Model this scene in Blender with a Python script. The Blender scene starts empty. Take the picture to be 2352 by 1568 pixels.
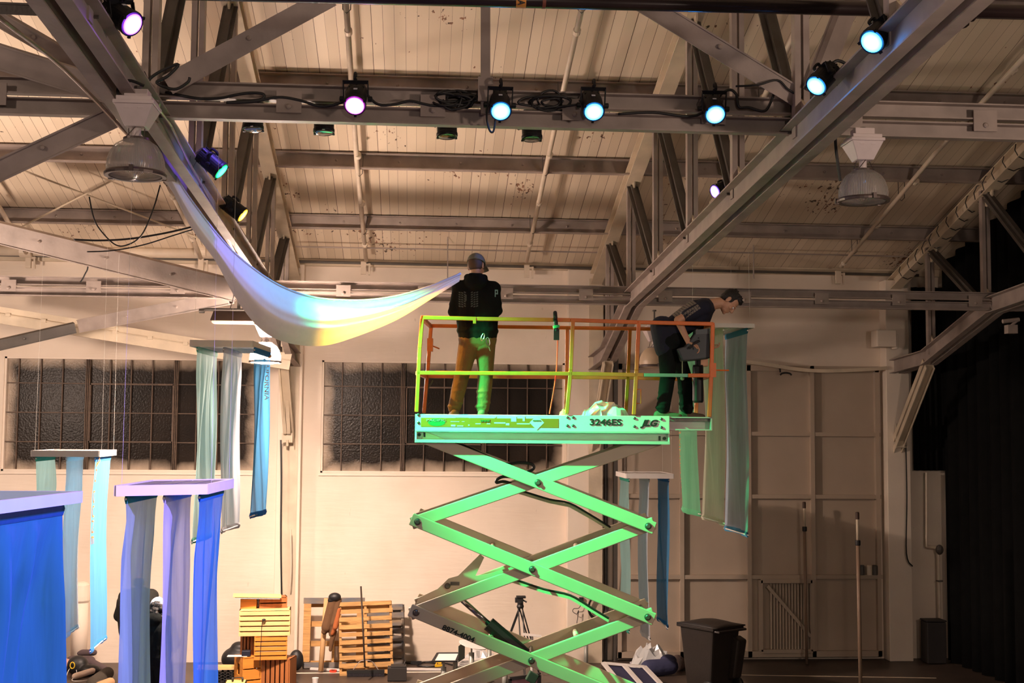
import bpy, bmesh, math, random
from mathutils import Vector, Matrix, Quaternion
random.seed(7)
V = Vector
sc = bpy.context.scene
COL = sc.collection
PI = math.pi
# ------------------------------------------------------------------ camera
IW, IH, F = 2352, 1568, 2900.0
CAM = V((0, 0, 3.9))
YAW, TILT, ROLL = math.radians(4.3), math.radians(4.15), 0.008
fwd = V((math.sin(YAW) * math.cos(TILT), math.cos(YAW) * math.cos(TILT), math.sin(TILT)))
r0 = V((math.cos(YAW), -math.sin(YAW), 0))
u0 = r0.cross(fwd)
CR = math.cos(ROLL) * r0 + math.sin(ROLL) * u0
CU = -math.sin(ROLL) * r0 + math.cos(ROLL) * u0
def ray(px, py):
    return fwd + CR * ((px - IW / 2) / F) - CU * ((py - IH / 2) / F)
def atY(px, py, Y):
    d = ray(px, py); return CAM + d * ((Y - CAM.y) / d.y)
def atX(px, py, X):
    d = ray(px, py); return CAM + d * ((X - CAM.x) / d.x)
def atZ(px, py, Z):
    d = ray(px, py); return CAM + d * ((Z - CAM.z) / d.z)
def depth(px, py, D):
    return CAM + ray(px, py) * D
cam = bpy.data.cameras.new('camera')
cam.sensor_width = 36.0
cam.lens = F / IW * 36.0
camo = bpy.data.objects.new('camera', cam)
COL.objects.link(camo)
camo.matrix_world = Matrix(((CR.x, CU.x, -fwd.x, CAM.x), (CR.y, CU.y, -fwd.y, CAM.y), (CR.z, CU.z, -fwd.z, CAM.z), (0, 0, 0, 1)))
cam.clip_end = 200
sc.camera = camo
sc.view_settings.view_transform = 'Standard'
sc.view_settings.look = 'None'
sc.view_settings.gamma = 1
sc.view_settings.use_curve_mapping = False
sc.cycles.use_denoising = True
sc.cycles.max_bounces = 8
sc.cycles.sample_clamp_indirect = 6.0

# ------------------------------------------------------------------ materials
def lin(c):
    c /= 255.0
    return c / 12.92 if c <= 0.04045 else ((c + 0.055) / 1.055) ** 2.4
def rgb(r, g, b): return (lin(r), lin(g), lin(b))
MATS = {}
def nt_of(name):
    m = bpy.data.materials.new(name); m.use_nodes = True
    n = m.node_tree; n.nodes.clear()
    return m, n, n.nodes, n.links
def noise(nodes, links, scale, detail=4, coord='Object', stretch=None):
    tc = nodes.new('ShaderNodeTexCoord')
    src = tc.outputs[coord]
    if stretch:
        mp = nodes.new('ShaderNodeMapping'); mp.inputs['Scale'].default_value = stretch
        links.new(src, mp.inputs['Vector']); src = mp.outputs['Vector']
    nz = nodes.new('ShaderNodeTexNoise')
    nz.inputs['Scale'].default_value = scale; nz.inputs['Detail'].default_value = detail
    links.new(src, nz.inputs['Vector'])
    return nz.outputs['Fac']
def ramp(nodes, links, fac, stops):
    r = nodes.new('ShaderNodeValToRGB')
    e = r.color_ramp.elements
    while len(e) < len(stops): e.new(0.5)
    for i, (p, c) in enumerate(stops):
        e[i].position = p; e[i].color = (c[0], c[1], c[2], 1)
    links.new(fac, r.inputs['Fac'])
    return r.outputs['Color']
def mix(nodes, links, fac, a, b, mode='MIX'):
    m = nodes.new('ShaderNodeMix'); m.data_type = 'RGBA'; m.blend_type = mode
    for sock, val in ((m.inputs[0], fac), (m.inputs[6], a), (m.inputs[7], b)):
        if hasattr(val, 'is_linked'): links.new(val, sock)
        elif isinstance(val, (int, float)): sock.default_value = val
        else: sock.default_value = (val[0], val[1], val[2], 1)
    return m.outputs[2]
def mmath(nodes, links, op, a, b=0.0):
    m = nodes.new('ShaderNodeMath'); m.operation = op
    for i, val in enumerate((a, b)):
        if hasattr(val, 'is_linked'): links.new(val, m.inputs[i])
        else: m.inputs[i].default_value = val
    return m.outputs[0]
def mat(name, c, rough=0.6, metal=0.0, var=0.12, scale=6.0, bump=0.0, bscale=40.0, stretch=None, c2=None, spec=0.5, thresh=None):
    """painted / plain surface with some procedural wear"""
    if name in MATS: return MATS[name]
    m, t, n, l = nt_of(name)
    p = n.new('ShaderNodeBsdfPrincipled'); o = n.new('ShaderNodeOutputMaterial')
    l.new(p.outputs[0], o.inputs[0])
    f = noise(n, l, scale, 5, stretch=stretch)
    lo = tuple(x * (1 - var) for x in c) if c2 is None else c2
    hi = tuple(min(1, x * (1 + var * .6)) for x in c) if c2 is None else c
    st = thresh or (0.3, 0.7)
    l.new(ramp(n, l, f, [(st[0], lo), (st[1], hi)]), p.inputs['Base Color'])
    p.inputs['Roughness'].default_value = rough
    p.inputs['Metallic'].default_value = metal
    p.inputs['Specular IOR Level'].default_value = spec
    if bump:
        b = n.new('ShaderNodeBump'); b.inputs['Strength'].default_value = bump; b.inputs['Distance'].default_value = 0.02
        l.new(noise(n, l, bscale, 4, stretch=stretch), b.inputs['Height'])
        l.new(b.outputs[0], p.inputs['Normal'])
    MATS[name] = m
    return m
def emis(name, c, s):
    if name in MATS: return MATS[name]
    m, t, n, l = nt_of(name)
    e = n.new('ShaderNodeEmission'); o = n.new('ShaderNodeOutputMaterial')
    e.inputs[0].default_value = (c[0], c[1], c[2], 1); e.inputs[1].default_value = s
    l.new(e.outputs[0], o.inputs[0])
    MATS[name] = m
    return m
def cloth(name, c, trans=0.5, var=0.06, rough=0.9, sheen=0.2, bump=0.12, glossy=0.0, weave=0.0):
    """thin banner cloth: part of the light passes through it"""
    if name in MATS: return MATS[name]
    m, t, n, l = nt_of(name)
    o = n.new('ShaderNodeOutputMaterial')
    p = n.new('ShaderNodeBsdfPrincipled'); tr = n.new('ShaderNodeBsdfTranslucent'); mx = n.new('ShaderNodeMixShader')
    f = noise(n, l, 9, 4, stretch=(3, 3, .25))
    colr = ramp(n, l, f, [(0.3, tuple(x * (1 - var) for x in c)), (0.7, tuple(min(1, x * (1 + var)) for x in c))])
    l.new(colr, p.inputs['Base Color']); l.new(colr, tr.inputs['Color'])
    p.inputs['Roughness'].default_value = rough - glossy
    b = n.new('ShaderNodeBump'); b.inputs['Strength'].default_value = bump; b.inputs['Distance'].default_value = 0.03
    l.new(noise(n, l, 5, 3, stretch=(4, 4, .2)), b.inputs['Height'])
    l.new(b.outputs[0], p.inputs['Normal'])
    mx.inputs[0].default_value = trans
    l.new(p.outputs[0], mx.inputs[1]); l.new(tr.outputs[0], mx.inputs[2])
    if weave:      # open weave: a little shows straight through
        tp = n.new('ShaderNodeBsdfTransparent'); m2 = n.new('ShaderNodeMixShader'); m2.inputs[0].default_value = weave
        l.new(mx.outputs[0], m2.inputs[1]); l.new(tp.outputs[0], m2.inputs[2]); l.new(m2.outputs[0], o.inputs[0])
    else: l.new(mx.outputs[0], o.inputs[0])
    MATS[name] = m
    return m

# ------------------------------------------------------------------ mesh builder
def basis(d, up=V((0, 0, 1))):
    d = d.normalized()
    if abs(d.dot(up)) > 0.98: up = V((0, 1, 0)) if abs(d.y) < 0.9 else V((1, 0, 0))
    s = d.cross(up).normalized()
    return s, s.cross(d).normalized(), d
class MB:
    def __init__(self): self.bm = bmesh.new()
    def hexa(self, c8):
        v = [self.bm.verts.new(p) for p in c8]
        for f in ((0, 3, 2, 1), (4, 5, 6, 7), (0, 1, 5, 4), (1, 2, 6, 5), (2, 3, 7, 6), (3, 0, 4, 7)):
            self.bm.faces.new([v[i] for i in f])
        return self
    def box(self, a, b):
        a, b = V(a), V(b)
        lo = V((min(a.x, b.x), min(a.y, b.y), min(a.z, b.z))); hi = V((max(a.x, b.x), max(a.y, b.y), max(a.z, b.z)))
        return self.hexa([V((x, y, z)) for z in (lo.z, hi.z) for x, y in ((lo.x, lo.y), (hi.x, lo.y), (hi.x, hi.y), (lo.x, hi.y))])
    def cbox(self, c, s, rot=None):
        c = V(c); h = V(s) / 2
        M = rot.to_matrix() if rot is not None else Matrix.Identity(3)
        return self.hexa([c + M @ V((x * h.x, y * h.y, z * h.z)) for z in (-1, 1) for x, y in ((-1, -1), (1, -1), (1, 1), (-1, 1))])
    def bar(self, p, q, w, h, up=V((0, 0, 1)), off=(0, 0)):
        """box section from p to q; w sideways, h along up"""
        p, q = V(p), V(q)
        s, u, d = basis(q - p, up)
        o = s * off[0] + u * off[1]
        return self.hexa([e + o + s * a * w / 2 + u * b * h / 2 for e in (p, q) for a, b in ((-1, -1), (1, -1), (1, 1), (-1, 1))])
    def ibar(self, p, q, w, h, t=0.012, up=V((0, 0, 1))):
        """I section: two flanges and a web"""
        self.bar(p, q, w, t, up, (0, h / 2 - t / 2)); self.bar(p, q, w, t, up, (0, -h / 2 + t / 2))
        return self.bar(p, q, t, h - 2 * t, up)
    def cbar(self, p, q, w, h, t=0.012, up=V((0, 0, 1)), side=1, off=0.0):
        """channel section, web on the given side"""
        self.bar(p, q, w, t, up, (off, h / 2 - t / 2)); self.bar(p, q, w, t, up, (off, -h / 2 + t / 2))
        return self.bar(p, q, t, h - 2 * t, up, (off + side * (w / 2 - t / 2), 0))
    def dbar(self, p, q, w, h, gap, up=V((0, 0, 1))):
        """two flats side by side with a gap (double angles)"""
        k = (w + gap) / 2
        self.bar(p, q, w, h, up, (k, 0)); return self.bar(p, q, w, h, up, (-k, 0))
    def tube(self, pts, r, n=8, cap=True, closed=False):
        pts = [V(p) for p in pts]
        rr = r if isinstance(r, (list, tuple)) else [r] * len(pts)
        rings = []; prev = None
        m = len(pts)
        for i, p in enumerate(pts):
            if closed: d = pts[(i + 1) % m] - pts[i - 1]
            else: d = (pts[min(i + 1, m - 1)] - pts[max(i - 1, 0)])
            if d.length < 1e-9: d = V((0, 0, 1))
            d.normalize()
            if prev is None: s = basis(d)[0]
            else:
                s = prev - d * prev.dot(d)
                s = s.normalized() if s.length > 1e-6 else basis(d)[0]
            prev = s; u = d.cross(s)
            rings.append([self.bm.verts.new(p + (s * math.cos(2 * PI * k / n) + u * math.sin(2 * PI * k / n)) * rr[i]) for k in range(n)])
        for i in range(m if closed else m - 1):
            a, b = rings[i], rings[(i + 1) % m]
            for k in range(n):
                self.bm.faces.new((a[k], a[(k + 1) % n], b[(k + 1) % n], b[k]))
        if cap and not closed:
            self.bm.faces.new(rings[0][::-1]); self.bm.faces.new(rings[-1])
        return self
    def lathe(self, prof, o=(0, 0, 0), axis=(0, 0, 1), n=24, cap=True):
        """prof: (radius, height) pairs along the axis"""
        o = V(o); s, u, d = basis(V(axis))
        rings = [[self.bm.verts.new(o + d * h + (s * math.cos(2 * PI * k / n) + u * math.sin(2 * PI * k / n)) * max(r, 1e-4)) for k in range(n)] for r, h in prof]
        for a, b in zip(rings, rings[1:]):
            for k in range(n): self.bm.faces.new((a[k], a[(k + 1) % n], b[(k + 1) % n], b[k]))
        if cap:
            self.bm.faces.new(rings[0][::-1]); self.bm.faces.new(rings[-1])
        return self
    def poly(self, pts, ext):
        """closed outline extruded by the vector ext"""
        a = [self.bm.verts.new(V(p)) for p in pts]; b = [self.bm.verts.new(V(p) + V(ext)) for p in pts]
        k = len(a)
        self.bm.faces.new(a); self.bm.faces.new(b[::-1])
        for i in range(k): self.bm.faces.new((a[i], b[i], b[(i + 1) % k], a[(i + 1) % k]))
        return self
    def grid(self, P, wrap=False):
        """P[i][j] points"""
        vs = [[self.bm.verts.new(p) for p in row] for row in P]
        for i in range(len(P) - 1):
            m = len(P[i])
            for j in range(m if wrap else m - 1):
                self.bm.faces.new((vs[i][j], vs[i][(j + 1) % m], vs[i + 1][(j + 1) % m], vs[i + 1][j]))
        return self
    def ball(self, c, r, seg=12, rings=8, rot=None):
        c = V(c); r = V((r, r, r)) if isinstance(r, (int, float)) else V(r)
        M = Matrix.Translation(c) @ ((rot.to_matrix().to_4x4()) if rot is not None else Matrix.Identity(4)) @ Matrix.Diagonal((r.x, r.y, r.z, 1))
        bmesh.ops.create_uvsphere(self.bm, u_segments=seg, v_segments=rings, radius=1, matrix=M)
        return self
    def mesh(self, name, smooth=False, fix=True):
        if fix: bmesh.ops.recalc_face_normals(self.bm, faces=self.bm.faces)
        me = bpy.data.meshes.new(name); self.bm.to_mesh(me); self.bm.free()
        if smooth:
            for p in me.polygons: p.use_smooth = True
        return me
    def build(self, name, m, parent=None, smooth=False, local=False, bevel=0.0, fix=True, solid=0.0, sub=0):
        me = self.mesh(name, smooth, fix)
        return link(name, me, m, parent, local, bevel, solid, sub)
def link(name, me, m, parent=None, local=False, bevel=0.0, solid=0.0, sub=0):
    o = bpy.data.objects.new(name, me)
    if m is not None:
        me.materials.clear(); me.materials.append(m)
    COL.objects.link(o)
    if parent is not None:
        o.parent = parent
        if not local: me.transform(world(parent).inverted())
    elif not local:
        zs = [v.co.z for v in me.vertices]; xs = [v.co.x for v in me.vertices]; ys = [v.co.y for v in me.vertices]
        b = V(((min(xs) + max(xs)) / 2, (min(ys) + max(ys)) / 2, min(zs)))
        me.transform(Matrix.Translation(-b)); o.location = b
    if solid:
        md = o.modifiers.new('solid', 'SOLIDIFY'); md.thickness = solid; md.offset = 0
    if bevel:
        md = o.modifiers.new('bevel', 'BEVEL'); md.width = bevel; md.segments = 2; md.limit_method = 'ANGLE'; md.angle_limit = 0.7
    if sub:
        md = o.modifiers.new('sub', 'SUBSURF'); md.levels = sub; md.render_levels = sub
    return o
def world(o):
    M = o.matrix_basis.copy()
    while o.parent is not None:
        o = o.parent; M = o.matrix_basis @ M
    return M
def tag(o, label, cat, group=None):
    o['label'] = label; o['category'] = cat
    if group: o['group'] = group
    return o
def thing(name, label, cat, loc=(0, 0, 0), group=None, M=None):
    o = bpy.data.objects.new(name, None); COL.objects.link(o)
    o.empty_display_size = 0.1
    if M is not None: o.matrix_basis = M
    else: o.location = V(loc)
    return tag(o, label, cat, group)
def struct(o):
    o['kind'] = 'structure'; return o
def copy_tree(src, parent=None):
    c = src.copy(); COL.objects.link(c); c.parent = parent
    for ch in [x for x in bpy.data.objects if x.parent is src]: copy_tree(ch, c)
    return c
FONT = bpy.data.curves.new('lettering', 'FONT')
def text(name, s, m, parent, o, xd, yd, size, lift=0.002, bold=0.0, shear=0.0, align='CENTER', width=None, label=None):
    """flat letters; o = centre, xd = reading direction, yd = up of the letters (world)"""
    cu = bpy.data.curves.new(name, 'FONT'); cu.body = s; cu.size = 1; cu.align_x = align; cu.align_y = 'CENTER'
    cu.extrude = 0.002; cu.offset = bold; cu.shear = shear
    t = bpy.data.objects.new(name, cu); COL.objects.link(t)
    dg = bpy.context.evaluated_depsgraph_get()
    me = bpy.data.meshes.new_from_object(t.evaluated_get(dg))
    bpy.data.objects.remove(t)
    xs = [v.co.x for v in me.vertices]; w = max(xs) - min(xs)
    xd, yd = V(xd).normalized(), V(yd).normalized(); zd = xd.cross(yd)
    k = size if width is None else width / w
    M = Matrix(((xd.x * k, yd.x * size, zd.x, 0), (xd.y * k, yd.y * size, zd.y, 0), (xd.z * k, yd.z * size, zd.z, 0), (0, 0, 0, 1)))
    me.transform(Matrix.Translation(V(o) + zd * lift) @ M)
    ob = link(name, me, m, parent)
    if label: ob['label'] = label
    return ob
def wobble(pts, n=6):
    """smooth Catmull-Rom through points"""
    pts = [V(p) for p in pts]; out = []
    for i in range(len(pts) - 1):
        a, b, c, d = pts[max(i - 1, 0)], pts[i], pts[i + 1], pts[min(i + 2, len(pts) - 1)]
        for k in range(n):
            t = k / n
            out.append(0.5 * ((2 * b) + (c - a) * t + (2 * a - 5 * b + 4 * c - d) * t * t + (3 * b - a - 3 * c + d) * t ** 3))
    out.append(pts[-1])
    return out
# ------------------------------------------------------------------ room shell
WY = 22.0
XL, XR = -12.0, 13.0
ZE = atY(1030, 604, WY).z
SL = math.tan(math.radians(15.2))
def roof_z(y): return ZE + (WY - y) * SL
def on_roof(px, py, drop=0.0):
    d = ray(px, py)
    t = (ZE - drop - CAM.z + (WY - CAM.y) * SL) / (d.z + d.y * SL)
    return CAM + d * t

def plaster():
    m, t, n, l = nt_of('painted masonry')
    p = n.new('ShaderNodeBsdfPrincipled'); o = n.new('ShaderNodeOutputMaterial'); l.new(p.outputs[0], o.inputs[0])
    f = noise(n, l, 1.3, 6)
    c = ramp(n, l, f, [(0.3, rgb(222, 206, 188)), (0.7, rgb(234, 219, 203))])
    f2 = noise(n, l, 14, 8, stretch=(1, 1, .3))
    c = mix(n, l, ramp(n, l, f2, [(0.70, (0, 0, 0)), (0.78, (1, 1, 1))]), c, rgb(200, 182, 162))
    l.new(c, p.inputs['Base Color']); p.inputs['Roughness'].default_value = 0.6
    b = n.new('ShaderNodeBump'); b.inputs['Strength'].default_value = 0.25; b.inputs['Distance'].default_value = 0.02
    l.new(noise(n, l, 3, 8, stretch=(.5, 1, 4)), b.inputs['Height']); l.new(b.outputs[0], p.inputs['Normal'])
    return m
M_WALL = plaster()
def boards():
    m, t, n, l = nt_of('painted roof boards')
    p = n.new('ShaderNodeBsdfPrincipled'); o = n.new('ShaderNodeOutputMaterial'); l.new(p.outputs[0], o.inputs[0])
    tc = n.new('ShaderNodeTexCoord'); sp = n.new('ShaderNodeSeparateXYZ'); l.new(tc.outputs['Object'], sp.inputs[0])
    u = mmath(n, l, 'DIVIDE', sp.outputs[0], 0.138)
    fr = mmath(n, l, 'FRACT', u); fl = mmath(n, l, 'FLOOR', u)
    wn = n.new('ShaderNodeTexWhiteNoise'); wn.noise_dimensions = '1D'; l.new(fl, wn.inputs['W'])
    base = ramp(n, l, wn.outputs['Value'], [(0.0, rgb(214, 196, 172)), (1.0, rgb(230, 213, 190))])
    wide = mmath(n, l, 'MULTIPLY', mmath(n, l, 'POWER', wn.outputs['Value'], 3.0), 0.05)
    gap = mmath(n, l, 'LESS_THAN', fr, mmath(n, l, 'ADD', wide, 0.018))
    c = mix(n, l, gap, base, rgb(86, 66, 46))
    # flaked paint
    big = noise(n, l, 0.7, 2); fine = noise(n, l, 11.0, 5, stretch=(1.6, .8, 1))
    fk = mmath(n, l, 'GREATER_THAN', mmath(n, l, 'ADD', mmath(n, l, 'MULTIPLY', big, 0.8), mmath(n, l, 'MULTIPLY', fine, 0.75)), 0.985)
    c = mix(n, l, fk, c, ramp(n, l, noise(n, l, 7, 2), [(0.4, rgb(70, 58, 48)), (0.6, rgb(150, 104, 78))]))
    l.new(c, p.inputs['Base Color']); p.inputs['Roughness'].default_value = 0.55
    return m
M_CEIL = boards()
M_FLOOR = mat('stage floor', rgb(74, 62, 54), 0.45, var=0.35, scale=1.6, bump=0.06, bscale=25)
M_TRIM = mat('pilaster paint', rgb(232, 217, 200), 0.6, var=.05, scale=2, bump=.12, bscale=12)
M_STEEL = mat('old painted steel', rgb(158, 144, 136), 0.55, var=.22, scale=3.5, bump=.1, bscale=30)
M_STEELD = mat('dark painted steel', rgb(84, 78, 72), 0.5, var=.25, scale=4, bump=.1)
M_STEELL = mat('pale painted steel', rgb(206, 190, 166), 0.55, var=.16, scale=3, bump=.1, bscale=30)
M_DOOR = mat('door sheet paint', rgb(176, 158, 140), 0.6, var=.07, scale=1.5)
M_BLACK = mat('matt black', (0.012, 0.012, 0.013), 0.5, var=.2)
M_CURT = mat('black drape', (0.006, 0.006, 0.006), 0.95, var=.2, spec=.1)

mb = MB(); mb.box((XL, 1.0, -0.2), (XR, WY + .4, 0)); struct(mb.build('floor', M_FLOOR))
# back wall with two window openings
W1 = (atY(6, 950, WY).x, atY(590, 950, WY).x); W2 = (atY(738, 950, WY).x, atY(1297, 950, WY).x)
ZB, ZT = atY(900, 1086, WY).z, atY(900, 829, WY).z
xs = [XL, W1[0], W1[1], W2[0], W2[1], XR]; zs = [0, ZB, ZT, ZE + .35]
mb = MB()
for i in range(5):
    for j in range(3):
        if j == 1 and i in (1, 3): continue
        mb.box((xs[i], WY, zs[j]), (xs[i + 1], WY + .3, zs[j + 1]))
struct(mb.build('wall_back', M_WALL))
mb = MB()
y1 = 1.0
mb.hexa([V((XL, WY + .3, roof_z(WY + .3))), V((XR, WY + .3, roof_z(WY + .3))), V((XR, y1, roof_z(y1))), V((XL, y1, roof_z(y1))),
         V((XL, WY + .3, roof_z(WY + .3) + .15)), V((XR, WY + .3, roof_z(WY + .3) + .15)), V((XR, y1, roof_z(y1) + .15)), V((XL, y1, roof_z(y1) + .15))])
struct(mb.build('ceiling', M_CEIL))

def glass_mat(name, w, h, clear=0.0):
    """old panes: wired / dusty, with paint sprayed over the rim of the opening"""
    m, t, n, l = nt_of(name)
    p = n.new('ShaderNodeBsdfPrincipled'); o = n.new('ShaderNodeOutputMaterial'); l.new(p.outputs[0], o.inputs[0])
    tc = n.new('ShaderNodeTexCoord'); sp = n.new('ShaderNodeSeparateXYZ'); l.new(tc.outputs['Object'], sp.inputs[0])
    ax = mmath(n, l, 'SUBTRACT', w / 2, mmath(n, l, 'ABSOLUTE', sp.outputs[0]))
    az = mmath(n, l, 'SUBTRACT', h / 2, mmath(n, l, 'ABSOLUTE', mmath(n, l, 'SUBTRACT', sp.outputs[2], h / 2)))
    dd = mmath(n, l, 'MINIMUM', ax, az)
    f = noise(n, l, 2.2, 5)
    dd = mmath(n, l, 'ADD', dd, mmath(n, l, 'MULTIPLY', mmath(n, l, 'SUBTRACT', f, 0.5), 0.35))
    spray = ramp(n, l, dd, [(0.02, (1, 1, 1)), (0.22, (0, 0, 0))])
    c = ramp(n, l, noise(n, l, 1.1, 3), [(0.35, rgb(26, 21, 17)), (0.65, rgb(42, 34, 28))])
    c = mix(n, l, mix(n, l, 1.0, spray, (.75, .75, .75), 'MULTIPLY'), c, rgb(196, 178, 158))
    l.new(c, p.inputs['Base Color']); p.inputs['Roughness'].default_value = 0.3; p.inputs['Specular IOR Level'].default_value = 0.14
    b = n.new('ShaderNodeBump'); b.inputs['Strength'].default_value = 0.5; b.inputs['Distance'].default_value = 0.01
    l.new(noise(n, l, 30, 2), b.inputs['Height']); l.new(b.outputs[0], p.inputs['Normal'])
    return m
M_SASH = mat('rusty steel sash', rgb(92, 74, 60), 0.6, var=.3, scale=8, bump=.2)
def window(name, X0, X1, thin, thick, rows, openers):
    w, h = X1 - X0, ZT - ZB
    r = bpy.data.objects.new(name, None); COL.objects.link(r); r.location = V(((X0 + X1) / 2, WY + .1, ZB)); struct(r)
    mb = MB(); mb.box((X0, WY + .10, ZB), (X1, WY + .115, ZT))
    g = mb.build('pane_field', glass_mat(name + ' glass', w, h), r)
    mb = MB()
    for x in thin: mb.box((x - .009, WY + .055, ZB), (x + .009, WY + .1, ZT))
    for z in rows: mb.box((X0, WY + .06, z - .009), (X1, WY + .1, z + .009))
    mb.build('glazing_bars', M_SASH, r)
    mb = MB()
    for x in thick:
        for k in (-.028, 0, .028): mb.box((x + k - .008, WY + .03, ZB), (x + k + .008, WY + .1, ZT))
    mb.build('mullions', M_SASH, r)
    mb = MB()
    for a, b in (((X0, WY + .02, ZB), (X0 + .035, WY + .1, ZT)), ((X1 - .035, WY + .02, ZB), (X1, WY + .1, ZT)),
                 ((X0, WY + .02, ZB), (X1, WY + .1, ZB + .03)), ((X0, WY + .02, ZT - .03), (X1, WY + .1, ZT))): mb.box(a, b)
    mb.build('window_frame', M_TRIM, r)
    mb = MB()
    for (ax, bx, az, bz) in openers:
        for a, b in (((ax, az), (ax + .02, bz)), ((bx - .02, az), (bx, bz)), ((ax, az), (bx, az + .02)), ((ax, bz - .02), (bx, bz))):
            mb.box((a[0], WY + .04, a[1]), (b[0], WY + .1, b[1]))
    mb.build('vent_sash', M_SASH, r)
    mb = MB(); mb.box((X0 - .03, WY - .03, ZB - .05), (X1 + .03, WY + .1, ZB)); mb.build('window_sill', M_TRIM, r)
def wx(px, py=950): return atY(px, py, WY + .06).x
rowz = [atY(900, y, WY + .06).z for y in (888, 954, 1020)]
window('window_1', W1[0], W1[1], [wx(x) for x in (40, 91, 141, 251, 299, 348, 451, 500, 550)], [wx(200), wx(403)], rowz,
       [(wx(205), wx(398), rowz[2], rowz[0])])
window('window_2', W2[0], W2[1], [wx(x) for x in (785, 830, 876, 974, 1020, 1065, 1166, 1211, 1256)], [wx(925), wx(1112)], rowz,
       [(wx(932), wx(1107), rowz[2], rowz[0])])
# pilasters and trims
def trim(name, x0, x1, py, z0, z1, dpt, m=M_TRIM):
    a, b = atY(x0, py, WY - dpt), atY(x1, py, WY - dpt)
    mb = MB(); mb.box((a.x, WY - dpt, z0), (b.x, WY, z1)); return struct(mb.build(name, m, bevel=.012))
trim('trim_1', 632, 662, 1200, 0, 5.2, .10)
trim('trim_2', 662, 688, 1200, 0, ZE - .1, .26)
trim('trim_3', 1303, 1384, 1200, 0, ZE - .1, .22)
trim('trim_4', 2040, 2094, 1200, 0, ZE - .2, .30)
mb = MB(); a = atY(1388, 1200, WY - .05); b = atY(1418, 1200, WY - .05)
mb.box((a.x, WY - .06, 0), (a.x + .06, WY, 6.3)); mb.box((b.x - .07, WY - .12, 0), (b.x, WY, 6.3)); struct(mb.build('trim_5', M_STEELD))  # dark tone puts the shade of the door recess into these steel strips
mb = MB(); mb.box((XL, WY - .10, ZE - .10), (XR, WY, ZE + .02)); struct(mb.build('trim_6', M_STEELL))
# sliding door leaf with ribs and a small louvred wicket
r = bpy.data.objects.new('door_1', None); COL.objects.link(r); r.location = V((6.0, WY - .06, 0)); struct(r)
DY = WY - .16
dx0, dx1 = atY(1420, 1200, DY).x, atY(2026, 1200, DY).x
dz0, dz1 = .06, atY(1700, 838, DY).z
mb = MB(); mb.box((dx0, DY + .09, dz0), (dx1, DY + .13, dz1)); mb.build('door_sheet', M_DOOR, r)
mb = MB()
for p in (1424, 1567, 1722, 1869, 2019): x = atY(p, 1250, DY).x; mb.box((x - .035, DY, dz0), (x + .035, DY + .09, dz1))
for p in (996, 1140, 1325): z = atY(1750, p, DY).z; mb.box((dx0, DY + .01, z - .035), (dx1, DY + .09, z + .035))
mb.box((dx0, DY, dz0), (dx1, DY + .09, dz0 + .10)); mb.box((dx0, DY, dz1 - .1), (dx1, DY + .09, dz1))
mb.build('door_ribs', M_DOOR, r)
wx0, wx1 = atY(1748, 1420, DY).x, atY(1866, 1420, DY).x; wz0, wz1 = dz0 + .1, atY(1800, 1332, DY).z
mb = MB()
for x in (wx0, wx1): mb.box((x - .03, DY - .02, wz0), (x + .03, DY + .09, wz1))
mb.box((wx0, DY - .02, wz1 - .05), (wx1, DY + .09, wz1 + .02)); mb.box((wx0, DY - .02, wz0 - .03), (wx1, DY + .09, wz0 + .03))
w = mb.build('wicket_frame', M_DOOR, r)
mb = MB(); k = 13; st = (wx1 - wx0 - .22) / k
for i in range(k):
    x = wx0 + .17 + i * st
    mb.hexa([V(p) for p in ((x, DY + .06, wz0 + .03), (x + st * .55, DY + .02, wz0 + .03), (x + st * .62, DY + .03, wz0 + .03), (x + .012, DY + .08, wz0 + .03),
                            (x, DY + .06, wz1 - .05), (x + st * .55, DY + .02, wz1 - .05), (x + st * .62, DY + .03, wz1 - .05), (x + .012, DY + .08, wz1 - .05))])
mb.build('louvre_blades', M_DOOR, w)
mb = MB(); mb.bar((wx0 + .12, DY + .005, wz1 - .1), (wx1 - .03, DY + .005, wz0 + .25), .02, .055, V((1, 0, 0))); mb.build('diagonal_brace', M_DOOR, w)
# overhead track of the sliding door, sagging toward its end
mb = MB()
pts = wobble([atY(p[0], p[1], WY - .3) for p in ((1600, 822), (1723, 832), (1830, 848), (1900, 852), (1980, 849), (2035, 845))], 4)
for a, b in zip(pts, pts[1:]): mb.bar(a, b, .10, .06)
o = mb.build('door_track', M_STEELL); tag(o, 'sagging pale steel track above the big sliding door', 'track')
mb = MB(); p = atY(1805, 848, WY - .35)
mb.tube(wobble([p + V((.1 * math.sin(t), 0, -.06 - .08 * math.cos(t) * .0 - .08 * (1 - math.cos(t)) * .5)) for t in (-1.6, -.8, 0, .8, 1.6)], 4), .016)
mb.tube([p + V((-.1, 0, -.05)), p + V((-.1, .05, .08))], .016); tag(mb.build('track_hook', M_BLACK), 'small dark hook hanging below the sliding door track', 'hook')
# floor tape lines
mb = MB(); a, b = atZ(660, 1546, 0), atZ(1025, 1543, 0); mb.bar(a + V((0, 0, .004)), b + V((0, 0, .004)), .05, .006); struct(mb.build('trim_7', M_TRIM))
mb = MB(); a, b = atZ(1700, 1550, 0), atZ(2150, 1557, 0); mb.bar(a + V((0, 0, .004)), b + V((0, 0, .004)), .03, .006); struct(mb.build('trim_8', M_STEELL))
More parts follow.
